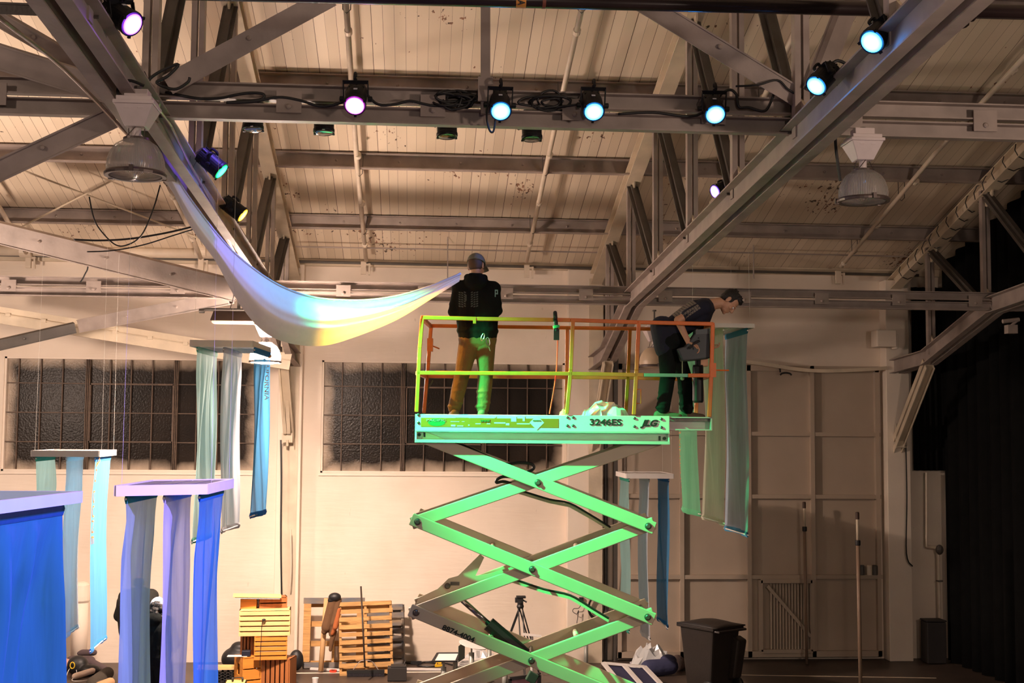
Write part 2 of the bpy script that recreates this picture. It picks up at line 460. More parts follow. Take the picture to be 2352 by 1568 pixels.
# side wall of black drapes
def drape(name, label, p0, p1, z0, z1, folds, amp):
    p0, p1 = V(p0), V(p1); d = (p1 - p0); nrm = V((-d.y, d.x, 0)).normalized()
    P = []
    for j in range(9):
        z = z0 + (z1 - z0) * j / 8
        P.append([p0 + d * (i / (folds * 6)) + nrm * amp * math.sin(2 * PI * i / 6 + .6 * math.sin(i * .37)) * (1 - .3 * j / 8) + V((0, 0, z)) for i in range(folds * 6 + 1)])
    mb = MB(); mb.grid(P); o = mb.build(name, M_CURT, smooth=True, solid=.01); return tag(o, label, 'curtain')
drape('side_curtain', 'tall black drape closing off the right side of the hall', (9.3, 21.7, 0), (9.9, 7.0, 0), 0.02, 9.6, 40, .07)
a = atY(2098, 1000, WY - .12)
drape('short_curtain', 'black drape hung high between the end column and the side drape', (a.x, WY - .12, 0), (9.5, WY - .12, 0), atY(2120, 1080, WY - .12).z, ZE - .3, 6, .04)
# ------------------------------------------------------------------ roof steel
PANEL = [20.2, 18.15, 16.1, 14.05, 12.0, 9.95, 7.9]
CH = [(5.5, 6.56), (17.9, 5.83), (20.3, 5.2), (21.75, 5.12)]
def chord_z(y):
    for (a, za), (b, zb) in zip(CH, CH[1:]):
        if y <= b: return za + (zb - za) * (y - a) / (b - a)
    return CH[-1][1]
def raft_z(y): return roof_z(y) - .33
def truss(X, label):
    t = thing('roof_truss', label, 'truss', (X, 21.75, 5.12))
    mb = MB(); a, b = V((X, 21.9, raft_z(21.9))), V((X, 5.5, raft_z(5.5)))
    mb.ibar(a, b, .20, .22, .016); mb.build('rafter', M_STEELL, t)
    mb = MB()
    for (y0, z0), (y1, z1) in zip(CH, CH[1:]):
        for s in (-1, 1): mb.cbar(V((X, y0, z0)), V((X, y1, z1)), .10, .24, .014, side=-s, off=s * .085)
    mb.build('bottom_chord', M_STEEL, t)
    for i, y in enumerate(PANEL):
        mb = MB(); mb.dbar(V((X, y, chord_z(y) + .02)), V((X, y, raft_z(y))), .05, .10, .022, V((0, 1, 0)))
        for s in (-1, 1): mb.bar(V((X + s * .036, y + .03, chord_z(y) + .02)), V((X + s * .036, y + .03, raft_z(y))), .012, .06, V((0, 1, 0)))
        mb.build('vertical', M_STEEL, t)
        if i + 1 < len(PANEL):
            y2 = PANEL[i + 1]
            mb = MB(); mb.dbar(V((X, y - .06, raft_z(y) - .06)), V((X, y2 + .1, chord_z(y2) + .08)), .05, .07, .05, V((1, 0, 0)))
            mb.bar(V((X, y - .06, raft_z(y) - .03)), V((X, y2 + .1, chord_z(y2) + .08)), .016, .16, V((1, 0, 0)))
            mb.build('diagonal', M_STEELD, t)
    for y in PANEL:
        z = chord_z(y); mb = MB()
        mb.poly([V((X - .012, y + a, z + b)) for a, b in ((-.22, .0), (.16, .0), (.14, .22), (-.02, .34), (-.2, .2))], (.024, 0, 0))
        mb.build('gusset_plate', M_STEELL, t)
        z = raft_z(y); mb = MB()
        mb.poly([V((X - .012, y + a, z + b)) for a, b in ((-.3, .06), (.12, -.04), (.1, -.2), (-.12, -.26), (-.28, -.12))], (.024, 0, 0))
        for k in range(3):
            for s in (-1, 1): mb.lathe([(.016, -.02), (.016, .02), (.008, .026)], (X + s * .012, y - .09 + .05 * k, raft_z(y) - .12), (s, 0, 0), 8)
        mb.build('gusset_plate', M_STEELL, t)
    mb = MB(); p, q = V((X, 20.3, 5.1)), V((X, 21.82, 3.65))
    mb.cbar(p, q, .09, .15, .014, V((1, 0, 0)), 1, -.07); mb.cbar(p, q, .09, .15, .014, V((1, 0, 0)), -1, .07); mb.build('knee_brace', M_STEELL, t)
    mb = MB(); mb.box((X - .12, 21.72, 0), (X + .12, 21.74, 6.6)); mb.box((X - .12, 21.88, 0), (X + .12, 21.9, 6.6)); mb.box((X - .01, 21.74, 0), (X + .01, 21.88, 6.6))
    mb.build('wall_post', M_STEELL, t)
    return t
XT = {'L': -2.12, 'R': 3.1, 'E': 8.45}
truss(XT['L'], 'steel roof truss left of centre, purple and amber spotlights along it')
truss(XT['R'], 'steel roof truss right of centre carrying blue spotlights')
tE = truss(XT['E'], 'dim steel roof truss at the far right against black drapes, wire wrapped')
for k in range(16):
    mb = MB()
    y = 21.2 - k * .33; z = raft_z(y); X = XT['E']
    q = [V((X + .13 * math.cos(a), y + .05 * math.sin(a + k), z + .14 * math.sin(a))) for a in [2 * PI * i / 8 for i in range(9)]]
    mb.tube(q, .008, 5); mb.build('wire_tie', M_BLACK, tE)
# purlins under the boards, one row per panel line
where = ['lowest steel purlin, nearest the eave pipe', 'second steel purlin up from the eave', 'middle steel purlin seen just above the row of spotlights',
         'upper steel purlin near the dark pipe at the top of the photo', 'steel purlin highest on the roof slope, past the dark pipe']
for y, lb in zip([20.2, 18.15, 16.1, 14.05, 12.0], where):
    z = roof_z(y); mb = MB()
    mb.bar((XL, y, z - .11), (XR, y, z - .11), .016, .22); mb.bar((XL, y - .05, z - .215), (XR, y - .05, z - .215), .12, .014); mb.bar((XL, y - .05, z - .008), (XR, y - .05, z - .008), .12, .014)
    x = XL
    while x < XR:
        mb.lathe([(.02, 0), (.02, .012), (.008, .022)], (x, y - .008, z - .1), (0, -1, 0), 6); x += .9
    tag(mb.build('roof_purlin', M_STEEL), lb, 'purlin', 'purlins under the roof boards')
# horizontal lateral beams
def lateral(name, label, p0, p1, h, gap, mname=M_STEEL):
    t = thing(name, label, 'beam', (p0 + p1) / 2)
    u = V((0, 0, 1))
    mb = MB(); mb.cbar(p0 + u * (h + gap) / 2, p1 + u * (h + gap) / 2, .09, h, .012, side=-1); mb.build('upper_channel', mname, t)
    mb = MB(); mb.cbar(p0 - u * (h + gap) / 2, p1 - u * (h + gap) / 2, .09, h, .012, side=-1); mb.build('lower_channel', mname, t)
    mb = MB(); L = (p1 - p0).length; d = (p1 - p0).normalized(); k = .6
    while k < L:
        c = p0 + d * k; mb.cbox(c + V((0, -.052, 0)), (.2, .012, h * 1.1 + gap)); 
        mb.lathe([(.022, 0), (.022, .014), (.01, .022)], c + V((0, -.058, -h * .3)), (0, -1, 0), 8); k += 1.15
    mb.build('splice_plates', mname, t)
    return t
def xl(Y, z): return V((XL, Y, z)), V((XR, Y, z))
zu = atY(1115, 250, 10.1).z; zl = atY(1115, 674, 17.9).z
lateral('lateral_beam', 'slotted steel cross beam carrying the row of spotlights', *xl(10.1, zu), .135, .03)
lateral('lateral_beam', 'slotted steel cross beam behind the two workers', *xl(17.9, zl), .12, .03)
def brace(label, p, q, w=.10, h=.16, m=M_STEEL):
    mb = MB(); mb.cbar(p, q, w, h, .014, V((0, -.3, 1)), 1); mb.bar(p, q, .014, h, V((0, -.3, 1)), (-w / 2 + .02, 0))
    n = int((V(q) - V(p)).length / 1.1)
    for k in range(1, n + 1):
        c = V(p) + (V(q) - V(p)) * k / (n + 1); mb.lathe([(.02, 0), (.02, .014), (.01, .02)], c + V((0, -w * .5, 0)), (0, -1, 0), 8)
    return tag(mb.build('steel_brace', m), label, 'brace', 'diagonal steel braces')
A = atY
brace('diagonal steel brace rising rightward from the left bell lamp node', A(385, 195, 10.0), A(760, -8, 10.0))
brace('pinkish diagonal steel brace descending to the right truss', A(1830, 222, 10.0), A(1470, 2, 10.0))
mb = MB(); mb.bar(A(1115, 262, 10.0), A(1115, -60, 10.0), .075, .06, V((0, 1, 0))); mb.cbox(A(1115, 205, 9.96), (.12, .02, .2))
tag(mb.build('steel_hanger', M_STEEL), 'vertical steel hanger dropping onto the spotlight beam near the centre', 'brace')
brace('wide steel brace leaning up from the right truss node', A(1868, 215, 9.9), A(1955, -12, 9.9), .08, .2)
brace('dark steel brace falling to the lower left from the bell lamp node', A(262, 268, 10.0), A(-60, 418, 10.0), .10, .17)
brace('blue grey steel brace sloping gently to the bell lamp node', A(250, 208, 9.8), A(-60, 112, 9.8), .12, .19)
brace('brown steel brace crossing behind the purple spotlight', A(222, 172, 10.6), A(-60, 8, 10.6), .10, .13)
brace('short level dark steel strut in the top left corner', A(215, 28, 8.6), A(-60, 16, 8.6), .08, .08, M_STEELD)
brace('long dark steel brace sweeping down across the left bay', A(545, 668, 17.7), A(-60, 520, 17.7), .14, .30)
brace('steel brace below the long cross beam meeting the pale girder', A(528, 683, 17.9), A(185, 748, 19.6), .12, .20)
brace('dark short steel brace at the left edge below the cross beam', A(172, 752, 19.6), A(-60, 805, 19.0), .10, .16, M_STEELD)
p, q = A(-60, 714, 20.2), A(668, 831, 20.2)
mb = MB(); mb.cbar(p, q, .12, .26, .016, side=1); mb.tube([p + V((0, -.08, .02)), q + V((0, -.08, .02))], .012, 6)
for k in range(1, 9): mb.cbox(p + (q - p) * k / 9 + V((0, -.08, .02)), (.07, .03, .05))
tag(mb.build('wall_girder', M_STEELL), 'bright pale girder slanting across the left bay above the window', 'beam')
# bright knee pieces by the left pilaster
a = thing('column_brace', 'pale double brace standing beside the left pilaster', 'brace', A(655, 1000, 21.3))
mb = MB(); mb.bar(A(640, 790, 20.4), A(655, 992, 21.4), .06, .10); mb.build('flange', M_STEELL, a)
mb = MB(); mb.bar(A(652, 790, 20.4), A(664, 992, 21.4), .06, .10); mb.build('flange', M_STEELL, a)
mb = MB(); mb.cbox(A(660, 1005, 21.5), (.18, .06, .16)); mb.tube([A(660, 1010, 21.44), A(660, 1024, 21.44)], .02); mb.build('foot_bracket', M_STEELL, a)
# pipes
M_PIPE = mat('white pipe paint', rgb(214, 198, 178), 0.45, var=.1, scale=5)
def roof_pipe(label, pts, r=.035, drop=.285):
    P = [on_roof(x, y, drop) for x, y in pts]
    t = thing('sprinkler_pipe', label, 'pipe', P[-1], group='sprinkler pipes under the roof')
    mb = MB(); mb.tube(P, r, 12); mb.build('pipe_run', M_PIPE, t, smooth=True)
    L = (P[-1] - P[0]).length; d = (P[-1] - P[0]).normalized(); k = .8
    while k < L:
        mb = MB(); c = P[0] + d * k; mb.lathe([(r, -.04), (r + .012, -.035), (r + .012, .035), (r, .04)], c, d, 12); k += 1.55; mb.build('coupling', M_PIPE, t, smooth=False)
    k = .35
    while k < L:
        mb = MB(); c = P[0] + d * k; mb.tube([c + V((-.05, 0, .26)), c + V((-.045, 0, 0)), c + V((0, 0, -.045)), c + V((.045, 0, 0)), c + V((.05, 0, .26))], .006, 5); k += 2.05; mb.build('pipe_hanger', M_STEELD, t)
    return t
roof_pipe('white sprinkler pipe running up the roof behind the magenta spotlight', [(793, -20), (820, 380), (841, 598)])
roof_pipe('white sprinkler pipe running up the roof between the blue spotlights', [(1345, -20), (1262, 350), (1209, 600)])
roof_pipe('white sprinkler pipe behind the right truss', [(1872, -20), (1742, 250), (1600, 540)])
roof_pipe('dim white sprinkler pipe at the far right beside the clear bell lamp', [(2400, 80), (2150, 350), (1932, 612)])
roof_pipe('short bright white sprinkler pipe beside the hanging fabric at left', [(372, 395), (432, 520), (461, 592)])
roof_pipe('white sprinkler pipe crossing the left edge of the photo', [(-40, 420), (0, 478), (60, 580)])
pa, pb = A(-60, 584, 21.75), A(2110, 632, 21.75)
t = thing('eave_pipe', 'thin conduit running along the eave across the whole back wall', 'pipe', (pa + pb) / 2)
mb = MB(); mb.tube([pa, pb], .025, 8); mb.build('pipe_run', M_STEELD, t)
for x in (66, 462, 835, 1210, 1925):
    mb = MB(); c = A(x, 600 + (x - 600) * .02, 21.7); mb.cbox(c + V((0, 0, -.08)), (.09, .06, .22)); mb.cbox(c + V((.1, 0, -.1)), (.03, .05, .2)); mb.cbox(c + V((.05, 0, -.02)), (.14, .04, .03)); mb.build('pipe_bracket', M_PIPE, t)
pa, pb = A(-60, 574, 21.6), A(520, 583, 21.6)
t = thing('header_pipe', 'thick pale pipe under the eave in the left bay', 'pipe', (pa + pb) / 2)
mb = MB(); mb.tube([pa, pb], .085, 14); mb.build('pipe_run', M_PIPE, t, smooth=True)
for x in (60, 461):
    mb = MB(); c = A(x, 576, 21.55); mb.lathe([(.1, -.1), (.11, -.09), (.11, .09), (.1, .1)], c, (1, 0, 0), 14); mb.tube([c, c + V((0, -.02, .22))], .06, 10); mb.build('pipe_tee', M_PIPE, t)
a, b = A(670, 566, 21.0), A(1392, 580, 21.0); mb = MB(); mb.tube([a, b], .014, 6)
for x in (1028,): c = A(x, 573, 21.0); mb.tube([c, c + V((0, -.1, .2))], .01, 5); mb.tube([c, A(x, 640, 21.0)], .01, 5)
tag(mb.build('thin_conduit', M_STEEL), 'thin grey rod strung under the roof boards above the worker in cap', 'pipe')
a, b = A(1620, 578, 21.0), A(2120, 590, 21.0); mb = MB(); mb.tube([a, b], .014, 6); c = A(1731, 582, 21.0); mb.tube([c + V((0, 0, .15)), A(1731, 640, 21.0)], .012, 5)
tag(mb.build('thin_conduit', M_STEEL), 'thin dim rod strung under the roof boards at right', 'pipe')
# dark pipe close to the camera along the top
pa, pb = A(560, -14, 8.6), A(2420, 30, 8.6); pa, pb = pa - (pb - pa) * .9, pb + (pb - pa) * .5
t = thing('overhead_pipe', 'thick dark pipe crossing the top edge of the photo', 'pipe', (pa + pb) / 2)
M_DPIPE = mat('dark pipe enamel', rgb(40, 30, 30), .25, var=.3, scale=3)
mb = MB(); mb.tube([pa, pb], .052, 20); mb.build('pipe_run', M_DPIPE, t, smooth=True)
mb = MB(); c = A(2205, 25, 8.6); mb.lathe([(.052, -.12), (.075, -.1), (.075, .1), (.052, .12)], c, pb - pa, 16); mb.lathe([(.05, 0), (.05, .12)], c, (0, -.3, -1), 10); mb.build('pipe_tee', M_DPIPE, t)
M_TAPE = mat('faded orange tape', rgb(214, 142, 62), .5, var=.3, scale=20)
dp = (pb - pa).normalized()
mb = MB(); c = pa + dp * ((A(1196, 1, 8.6) - pa).dot(dp)); mb.lathe([(.0535, -.035), (.0535, .035)], c, dp, 20, False); mb.build('pipe_label', M_TAPE, t, smooth=True)
mb = MB(); c2 = pa + dp * ((A(1249, 3, 8.6) - pa).dot(dp)); mb.lathe([(.0535, -.012), (.0535, .012)], c2, dp, 20, False); mb.build('pipe_tape_band', mat('dull red tape', rgb(120, 66, 50), .5), t, smooth=True)
nrm = V((0, -1, -.35)).normalized()
text('pipe_label_text', 'RA', mat('ink black', (.01, .01, .01), .6), t, c + nrm * .054, V((0, .35, -1)), dp, .07, .0005, .02, width=.06)
# conduit hung along the left chord
mb = MB(); mb.tube(wobble([A(-10, 25, 8.0), A(8, 48, 8.0), A(150, 160, 8.9), A(290, 305, 10.0), A(340, 350, 10.6)], 4), .016, 8)
tag(mb.build('steel_conduit', mat('bare conduit', rgb(190, 176, 166), .3, .7)), 'bare steel conduit running down in front of the left bell lamp', 'pipe')
mb = MB(); mb.tube(wobble([A(312, 168, 9.4), A(330, 200, 9.6), A(362, 232, 9.7), A(366, 252, 9.8), A(392, 288, 10.2), A(398, 300, 10.3), A(440, 385, 11.2), A(470, 440, 12.0), A(545, 590, 14.5)], 4), .012, 6)
tag(mb.build('steel_conduit', MATS['bare conduit']), 'thin bent conduit clipped along the left truss chord', 'pipe')
# crossed sag rods in the left bay
for lb, p, q in (('pale sag rod falling rightward in the left bay', on_roof(45, 388, .35), on_roof(470, 552, .35)), ('dark sag rod rising rightward in the left bay', on_roof(40, 526, .4), on_roof(262, 412, .4))):
    mb = MB(); mb.tube([p, q], .014, 6); tag(mb.build('sag_rod', M_STEELL), lb, 'rod')
# right wall side: truss end hardware
mb = MB(); mb.tube([A(1392, 640, 21.4), A(1392, 1050, 21.4), A(1393, 1500, 21.7)], .012, 6); tag(mb.build('wall_cable', M_BLACK), 'black cable hanging straight down beside the right pilaster', 'cable')
mb = MB(); mb.tube(wobble([A(645, 1010, 21.6), A(646, 1100, 21.6), A(645, 1240, 21.6), A(647, 1372, 21.6)], 4), .014, 6); tag(mb.build('wall_cable', M_BLACK), 'black cable hanging down beside the left pilaster above the crates', 'cable')
mb = MB(); mb.tube(wobble([A(668, 1215, 21.5), A(669, 1300, 21.5), A(666, 1345, 21.5)], 4), .011, 6); tag(mb.build('pull_cord', M_PIPE), 'white pull cord hanging on the left pilaster', 'cord')
# ------------------------------------------------------------------ spotlights and bell lamps
M_CAN = mat('spotlight body', (0.008, 0.008, 0.010), .5, var=.3, scale=12, spec=.3)
M_STICK = mat('white sticker', rgb(205, 205, 215), .6)
def lens_mat(name, c, s, edge):
    if name in MATS: return MATS[name]
    m, t, n, l = nt_of(name)
    e = n.new('ShaderNodeEmission'); o = n.new('ShaderNodeOutputMaterial'); l.new(e.outputs[0], o.inputs[0])
    tc = n.new('ShaderNodeTexCoord'); ln = n.new('ShaderNodeVectorMath'); ln.operation = 'LENGTH'; l.new(tc.outputs['Object'], ln.inputs[0])
    e.inputs[0].default_value = (*c, 1)
    r = n.new('ShaderNodeMapRange'); r.inputs[1].default_value = .035; r.inputs[2].default_value = .073; r.inputs[3].default_value = s; r.inputs[4].default_value = edge
    l.new(ln.outputs['Value'], r.inputs[0]); l.new(r.outputs[0], e.inputs[1])
    MATS[name] = m
    return m
LENS = {'purple': ((.30, .05, 1), 22, 4), 'magenta': ((.85, .06, .95), 22, 5), 'blue': ((.03, .32, 1), 26, 4), 'green': ((.01, 1, .16), 22, 2),
        'amber': ((1, .45, .02), 20, 3), 'violet': ((.14, .06, 1), 14, 5)}
M_OFF = mat('dark lens', (.02, .04, .03), .1)
def par(label, px, py, Y, d, colr=None, power=0, spot=35, size=1.0, upv=V((0, 0, 1)), yoke=1, aim=None, roll=0, blend=.5, sc_=None, laim=None):
    p = atY(px, py, Y); d = (V(aim) - p) if aim is not None else V(d); d.normalize()
    s, u, _ = basis(d, upv)
    M = Matrix(((s.x, u.x, d.x, p.x), (s.y, u.y, d.y, p.y), (s.z, u.z, d.z, p.z), (0, 0, 0, 1))) if s.cross(u).dot(d) > 0 else \
        Matrix(((-s.x, u.x, d.x, p.x), (-s.y, u.y, d.y, p.y), (-s.z, u.z, d.z, p.z), (0, 0, 0, 1)))
    M = M @ Matrix.Rotation(roll, 4, 'Z') @ Matrix.Scale(size, 4)
    t = thing('stage_spotlight', label, 'spotlight', M=M, group='stage spotlights hung from the roof steel')
    mb = MB(); mb.lathe([(.07, .0), (.085, .006), (.088, .0), (.088, -.02), (.083, -.03), (.083, -.17), (.074, -.19), (.074, -.24), (.05, -.265), (.02, -.27)], n=24, cap=True)
    for k in range(8):
        a = 2 * PI * k / 8; mb.cbox((.076 * math.cos(a), .076 * math.sin(a), -.215), (.012, .012, .05))
    mb.build('housing', M_CAN, t, local=True, smooth=False)
    mb = MB(); mb.lathe([(.072, .008), (.06, .011), (.03, .013), (.0, .014)], n=24, cap=False)
    mb.build('lens', lens_mat('lens ' + colr, *LENS[colr]) if colr else M_OFF, t, local=True, smooth=True)
    for k in range(3):
        mb = MB(); a = 2 * PI * k / 3 + .5; mb.cbox((.088 * math.cos(a), .088 * math.sin(a), .004), (.02, .02, .012)); mb.build('lens_clip', M_CAN, t, local=True)
    mb = MB()
    for k in (-1, 1): mb.bar((k * .096, 0, -.1), (k * .096, .17 * yoke, -.15), .03, .008, V((1, 0, 0))); mb.lathe([(.022, 0), (.022, .03), (.012, .034)], (k * .094, 0, -.1), (k, 0, 0), 10)
    mb.bar((-.1, .17 * yoke, -.15), (.1, .17 * yoke, -.15), .03, .008)
    y = mb.build('yoke', M_CAN, t, local=True)
    mb = MB(); c = V((0, .21 * yoke, -.15)); mb.tube([c + V((0, -.03 * yoke, 0)), c], .014, 8)
    mb.tube([c + V((0, .03 * math.cos(a) * yoke + .03 * yoke, .04 * math.sin(a))) for a in [PI * k / 6 - 2.4 for k in range(10)]], .012, 6)
    mb.build('clamp', M_CAN, y, local=True)
    mb = MB(); mb.cbox((.0, .084, -.11), (.03, .003, .018)); mb.build('sticker', M_STICK, t, local=True)
    mb = MB(); mb.tube(wobble([(-.06, .05, -.24), (-.1, -.05, -.27), (-.03, -.16, -.22), (.05, -.12, -.25), (.06, .04, -.25)], 5), .0025, 5); mb.build('safety_cable', M_STEELD, t, local=True)
    if power:
        la = bpy.data.lights.new('lamp', 'SPOT'); la.energy = power; la.color = sc_ or LENS[colr][0]; la.spot_size = math.radians(spot); la.spot_blend = blend; la.shadow_soft_size = .05
        lo = bpy.data.objects.new('lamp', la); COL.objects.link(lo); lo.parent = t; lo.location = (0, 0, .03); lo.rotation_euler = (PI, 0, 0)
        if laim is not None:
            ld = M.to_3x3().inverted() @ (V(laim) - p); lo.rotation_mode = 'QUATERNION'; lo.rotation_quaternion = ld.to_track_quat('-Z', 'Y')
    return t
toCam = V((-.1, -1, -.28))
# aiming points are real places in the hall
PW = 1.0
VB = (.16, .13, 1)
par('purple lit spotlight on the left truss, top left corner', 303, 55, 8.2, (.72, -.42, -.55), 'purple', 400, 50, 1.0, roll=.3, yoke=.5)
par('green lit spotlight hanging beside the left truss', 508, 393, 11.3, (.76, -.06, -.65), 'green', 3500, 43, 1.0, roll=.3, blend=1.0, laim=atY(1300, 1130, 12.6), yoke=.4, sc_=(.03, 1, .28))
par('amber lit spotlight, lowest on the left truss', 557, 494, 13.1, (.80, -.06, -.60), 'amber', 3000, 44, 1.0, roll=.3, blend=1.0, laim=V((-1.85, 13.1, 5.9)) + V((.77, -.42, -.48)) * 2, yoke=.4, sc_=(1, .47, .04))
par('magenta lit spotlight on the cross beam', 815, 242, 9.86, (-.04, -.72, -.70), 'magenta', 300, 40, 1.02, yoke=.7)
par('blue lit spotlight on the cross beam, nearest the central steel hanger', 1150, 255, 9.86, (.02, -.74, -.67), 'blue', 300, 42, 1.02, yoke=.7)
par('blue lit spotlight on the cross beam, between the two others that shine blue', 1364, 256, 9.86, (0, -.74, -.67), 'blue', 300, 45, 1.02, yoke=.7)
par('blue lit spotlight on the cross beam, closest to the right truss', 1643, 263, 9.86, (-.03, -.76, -.65), 'blue', 300, 40, 1.02, yoke=.7)
par('blue lit spotlight on the right truss, lower of its upper pair', 1875, 197, 8.75, (-.62, -.42, -.66), 'blue', 1500, 74, .95, roll=.4, sc_=VB, yoke=.4)
par('blue lit spotlight on the right truss near the top right corner', 2003, 96, 7.9, (-.62, -.48, -.62), 'blue', 400, 60, 1.0, roll=.4, sc_=(.10, .16, 1), yoke=.4)
par('small violet lit spotlight low on the right truss', 1643, 440, 12.6, (-.78, -.34, -.34), 'violet', 350, 34, .9, roll=.5, sc_=(.06, .24, 1), laim=atY(600, 590, 11.9), yoke=.4)
for lb, x, y in (('unlit black spotlight hanging below the cross beam, furthest left', 581, 296), ('unlit black spotlight hanging just left of the magenta one', 744, 303),
                 ('unlit black spotlight hanging under the big cable coil', 1027, 312), ('unlit black spotlight hanging between the left pair of blue ones', 1222, 318)):
    par(lb, x, y, 10.35, (0.02, -.12, -1), None, 0, 35, 1.0, V((0, -1, 0)), roll=PI)

def prism_glass(name, tint):
    m, t, n, l = nt_of(name); o = n.new('ShaderNodeOutputMaterial')
    tr = n.new('ShaderNodeBsdfTransparent'); p = n.new('ShaderNodeBsdfPrincipled'); mx = n.new('ShaderNodeMixShader')
    tr.inputs[0].default_value = (.85, .82, .8, 1); p.inputs['Base Color'].default_value = (*tint, 1); p.inputs['Roughness'].default_value = .12
    tc = n.new('ShaderNodeTexCoord'); sp = n.new('ShaderNodeSeparateXYZ'); l.new(tc.outputs['Object'], sp.inputs[0])
    an = mmath(n, l, 'ARCTAN2', sp.outputs[1], sp.outputs[0]); w = mmath(n, l, 'SINE', mmath(n, l, 'MULTIPLY', an, 90.0))
    b = n.new('ShaderNodeBump'); b.inputs['Strength'].default_value = .6; b.inputs['Distance'].default_value = .01; l.new(w, b.inputs['Height']); l.new(b.outputs[0], p.inputs['Normal'])
    mx.inputs[0].default_value = .5; l.new(tr.outputs[0], mx.inputs[1]); l.new(p.outputs[0], mx.inputs[2]); l.new(mx.outputs[0], o.inputs[0])
    return m
M_PRISM = prism_glass('prismatic glass', rgb(196, 190, 184))
M_HOUS = mat('lamp housing enamel', rgb(206, 192, 190), .45, var=.08)
M_RING = mat('lamp ring', rgb(96, 84, 80), .35, .5)
M_LIT = emis('lit lamp glass', (1.0, .745, .60), 245.0); M_LITB = emis('lit lamp bottom glass', (1.0, .745, .60), 1500.0)
M_REFL = mat('spun reflector', rgb(210, 190, 160), .35, .3)
def bell(label, px, py, Y, s=1.0, glass=None, lit=False, hang=0.25):
    p = atY(px, py, Y)
    t = thing('bell_lamp', label, 'lamp', M=Matrix.Translation(p) @ Matrix.Scale(s, 4), group='bell shaped hanging lamps')
    g = M_LIT if lit else (glass or M_PRISM)
    mb = MB(); mb.lathe([(.215, .02), (.222, .06), (.215, .12), (.195, .18), (.16, .235), (.10, .275), (.095, .285)], n=40, cap=False); mb.build('dome', g, t, local=True, smooth=True)
    mb = MB(); mb.lathe([(.205, .0), (.15, -.012), (.08, -.02), (.0, -.022)], n=40, cap=False); mb.build('bottom_lens', M_LITB if lit else g, t, local=True, smooth=True)
    mb = MB(); mb.lathe([(.2, -.004), (.232, -.006), (.236, .012), (.226, .028), (.21, .03)], n=40, cap=False)
    for k in range(3):
        a = 2 * PI * k / 3 + .6; mb.cbox((.235 * math.cos(a), .235 * math.sin(a), .015), (.03, .03, .05))
    mb.build('ring', M_RING, t, local=True)
    mb = MB(); mb.lathe([(.1, .272), (.1, .292), (.06, .296)], n=24)
    for k in range(4):
        a = PI / 4 + PI / 2 * k; mb.tube([(.1 * math.cos(a), .1 * math.sin(a), .28), (.06 * math.cos(a + .9), .06 * math.sin(a + .9), .375)], .004, 5)
    mb.build('dome_cap', M_RING, t, local=True)
    mb = MB(); mb.lathe([(.03, .285), (.034, .3), (.034, .37), (.03, .38)], n=14); mb.build('neck', M_HOUS, t, local=True, smooth=True)
    mb = MB(); a, b = .075, .145
    mb.hexa([V((x * a, y * a, .37)) for x, y in ((-1, -1), (1, -1), (1, 1), (-1, 1))] + [V((x * b, y * b, .53)) for x, y in ((-1, -1), (1, -1), (1, 1), (-1, 1))])
    mb.cbox((0, 0, .545), (.31, .31, .03)); mb.cbox((0, 0, .575), (.27, .27, .04))
    for x in (-.05, .05): mb.hexa([V(q) for q in ((x - .02, -.08, .4), (x + .02, -.08, .4), (x + .02, -.06, .4), (x - .02, -.06, .4), (x - .028, -.138, .51), (x + .028, -.138, .51), (x + .028, -.12, .51), (x - .028, -.12, .51))])
    h = mb.build('ballast_housing', M_HOUS, t, local=True, bevel=.006)
    mb = MB(); mb.cbox((0, 0, .63), (.18, .14, .07)); mb.build('housing_lid', M_HOUS, h, local=True, bevel=.006)
    mb = MB(); mb.tube([(0, 0, .66), (0, 0, .66 + hang)], .012, 8); mb.tube([(0, 0, .66 + hang), (0, 0, .68 + hang)], .03, 8); mb.build('hanger', M_STEELD, t, local=True)
    if not lit:
        mb = MB(); mb.lathe([(.012, .27), (.014, .2), (.05, .16), (.055, .11), (.03, .07), (.0, .06)], n=16); mb.build('bulb', mat('milky bulb', rgb(180, 176, 170), .3), t, local=True, smooth=True)
    return t
bl = bell('unlit clear bell lamp hanging on the left truss, purple reflections in its glass', 311, 404, 8.9, .91, hang=.02)
mb = MB(); mb.tube(wobble([(-.12, -.05, .58), (-.14, -.05, .66), (-.06, -.05, .73), (.05, -.02, .70)], 5), .012, 6); mb.build('supply_cable', M_BLACK, bl, local=True)
br = bell('unlit clear bell lamp hanging at the right, blue reflections in its glass', 1983, 463, 9.6, .87, hang=.0)
bell('bright lit bell lamp shining behind the blue banner at left', 609, 832, 16.9, .915, lit=True, hang=.16)
bell('small unlit bell lamp seen behind the bending worker', 1503, 842, 18.0, .98, glass=mat('cream lamp dome', rgb(188, 166, 140), .4), hang=.16)
mb = MB(); mb.tube(wobble([A(1935, 240, 10.2), A(1962, 262, 10.3), A(1972, 285, 10.3)], 5) , .013, 6)
mb.tube(wobble([A(1923, 258, 10.0), A(1919, 310, 10.05), A(1921, 350, 10.1), A(1930, 415, 10.2)], 5), .013, 6)
tag(mb.build('lamp_cable', M_BLACK), 'black cable looping down beside the right bell lamp', 'cable')
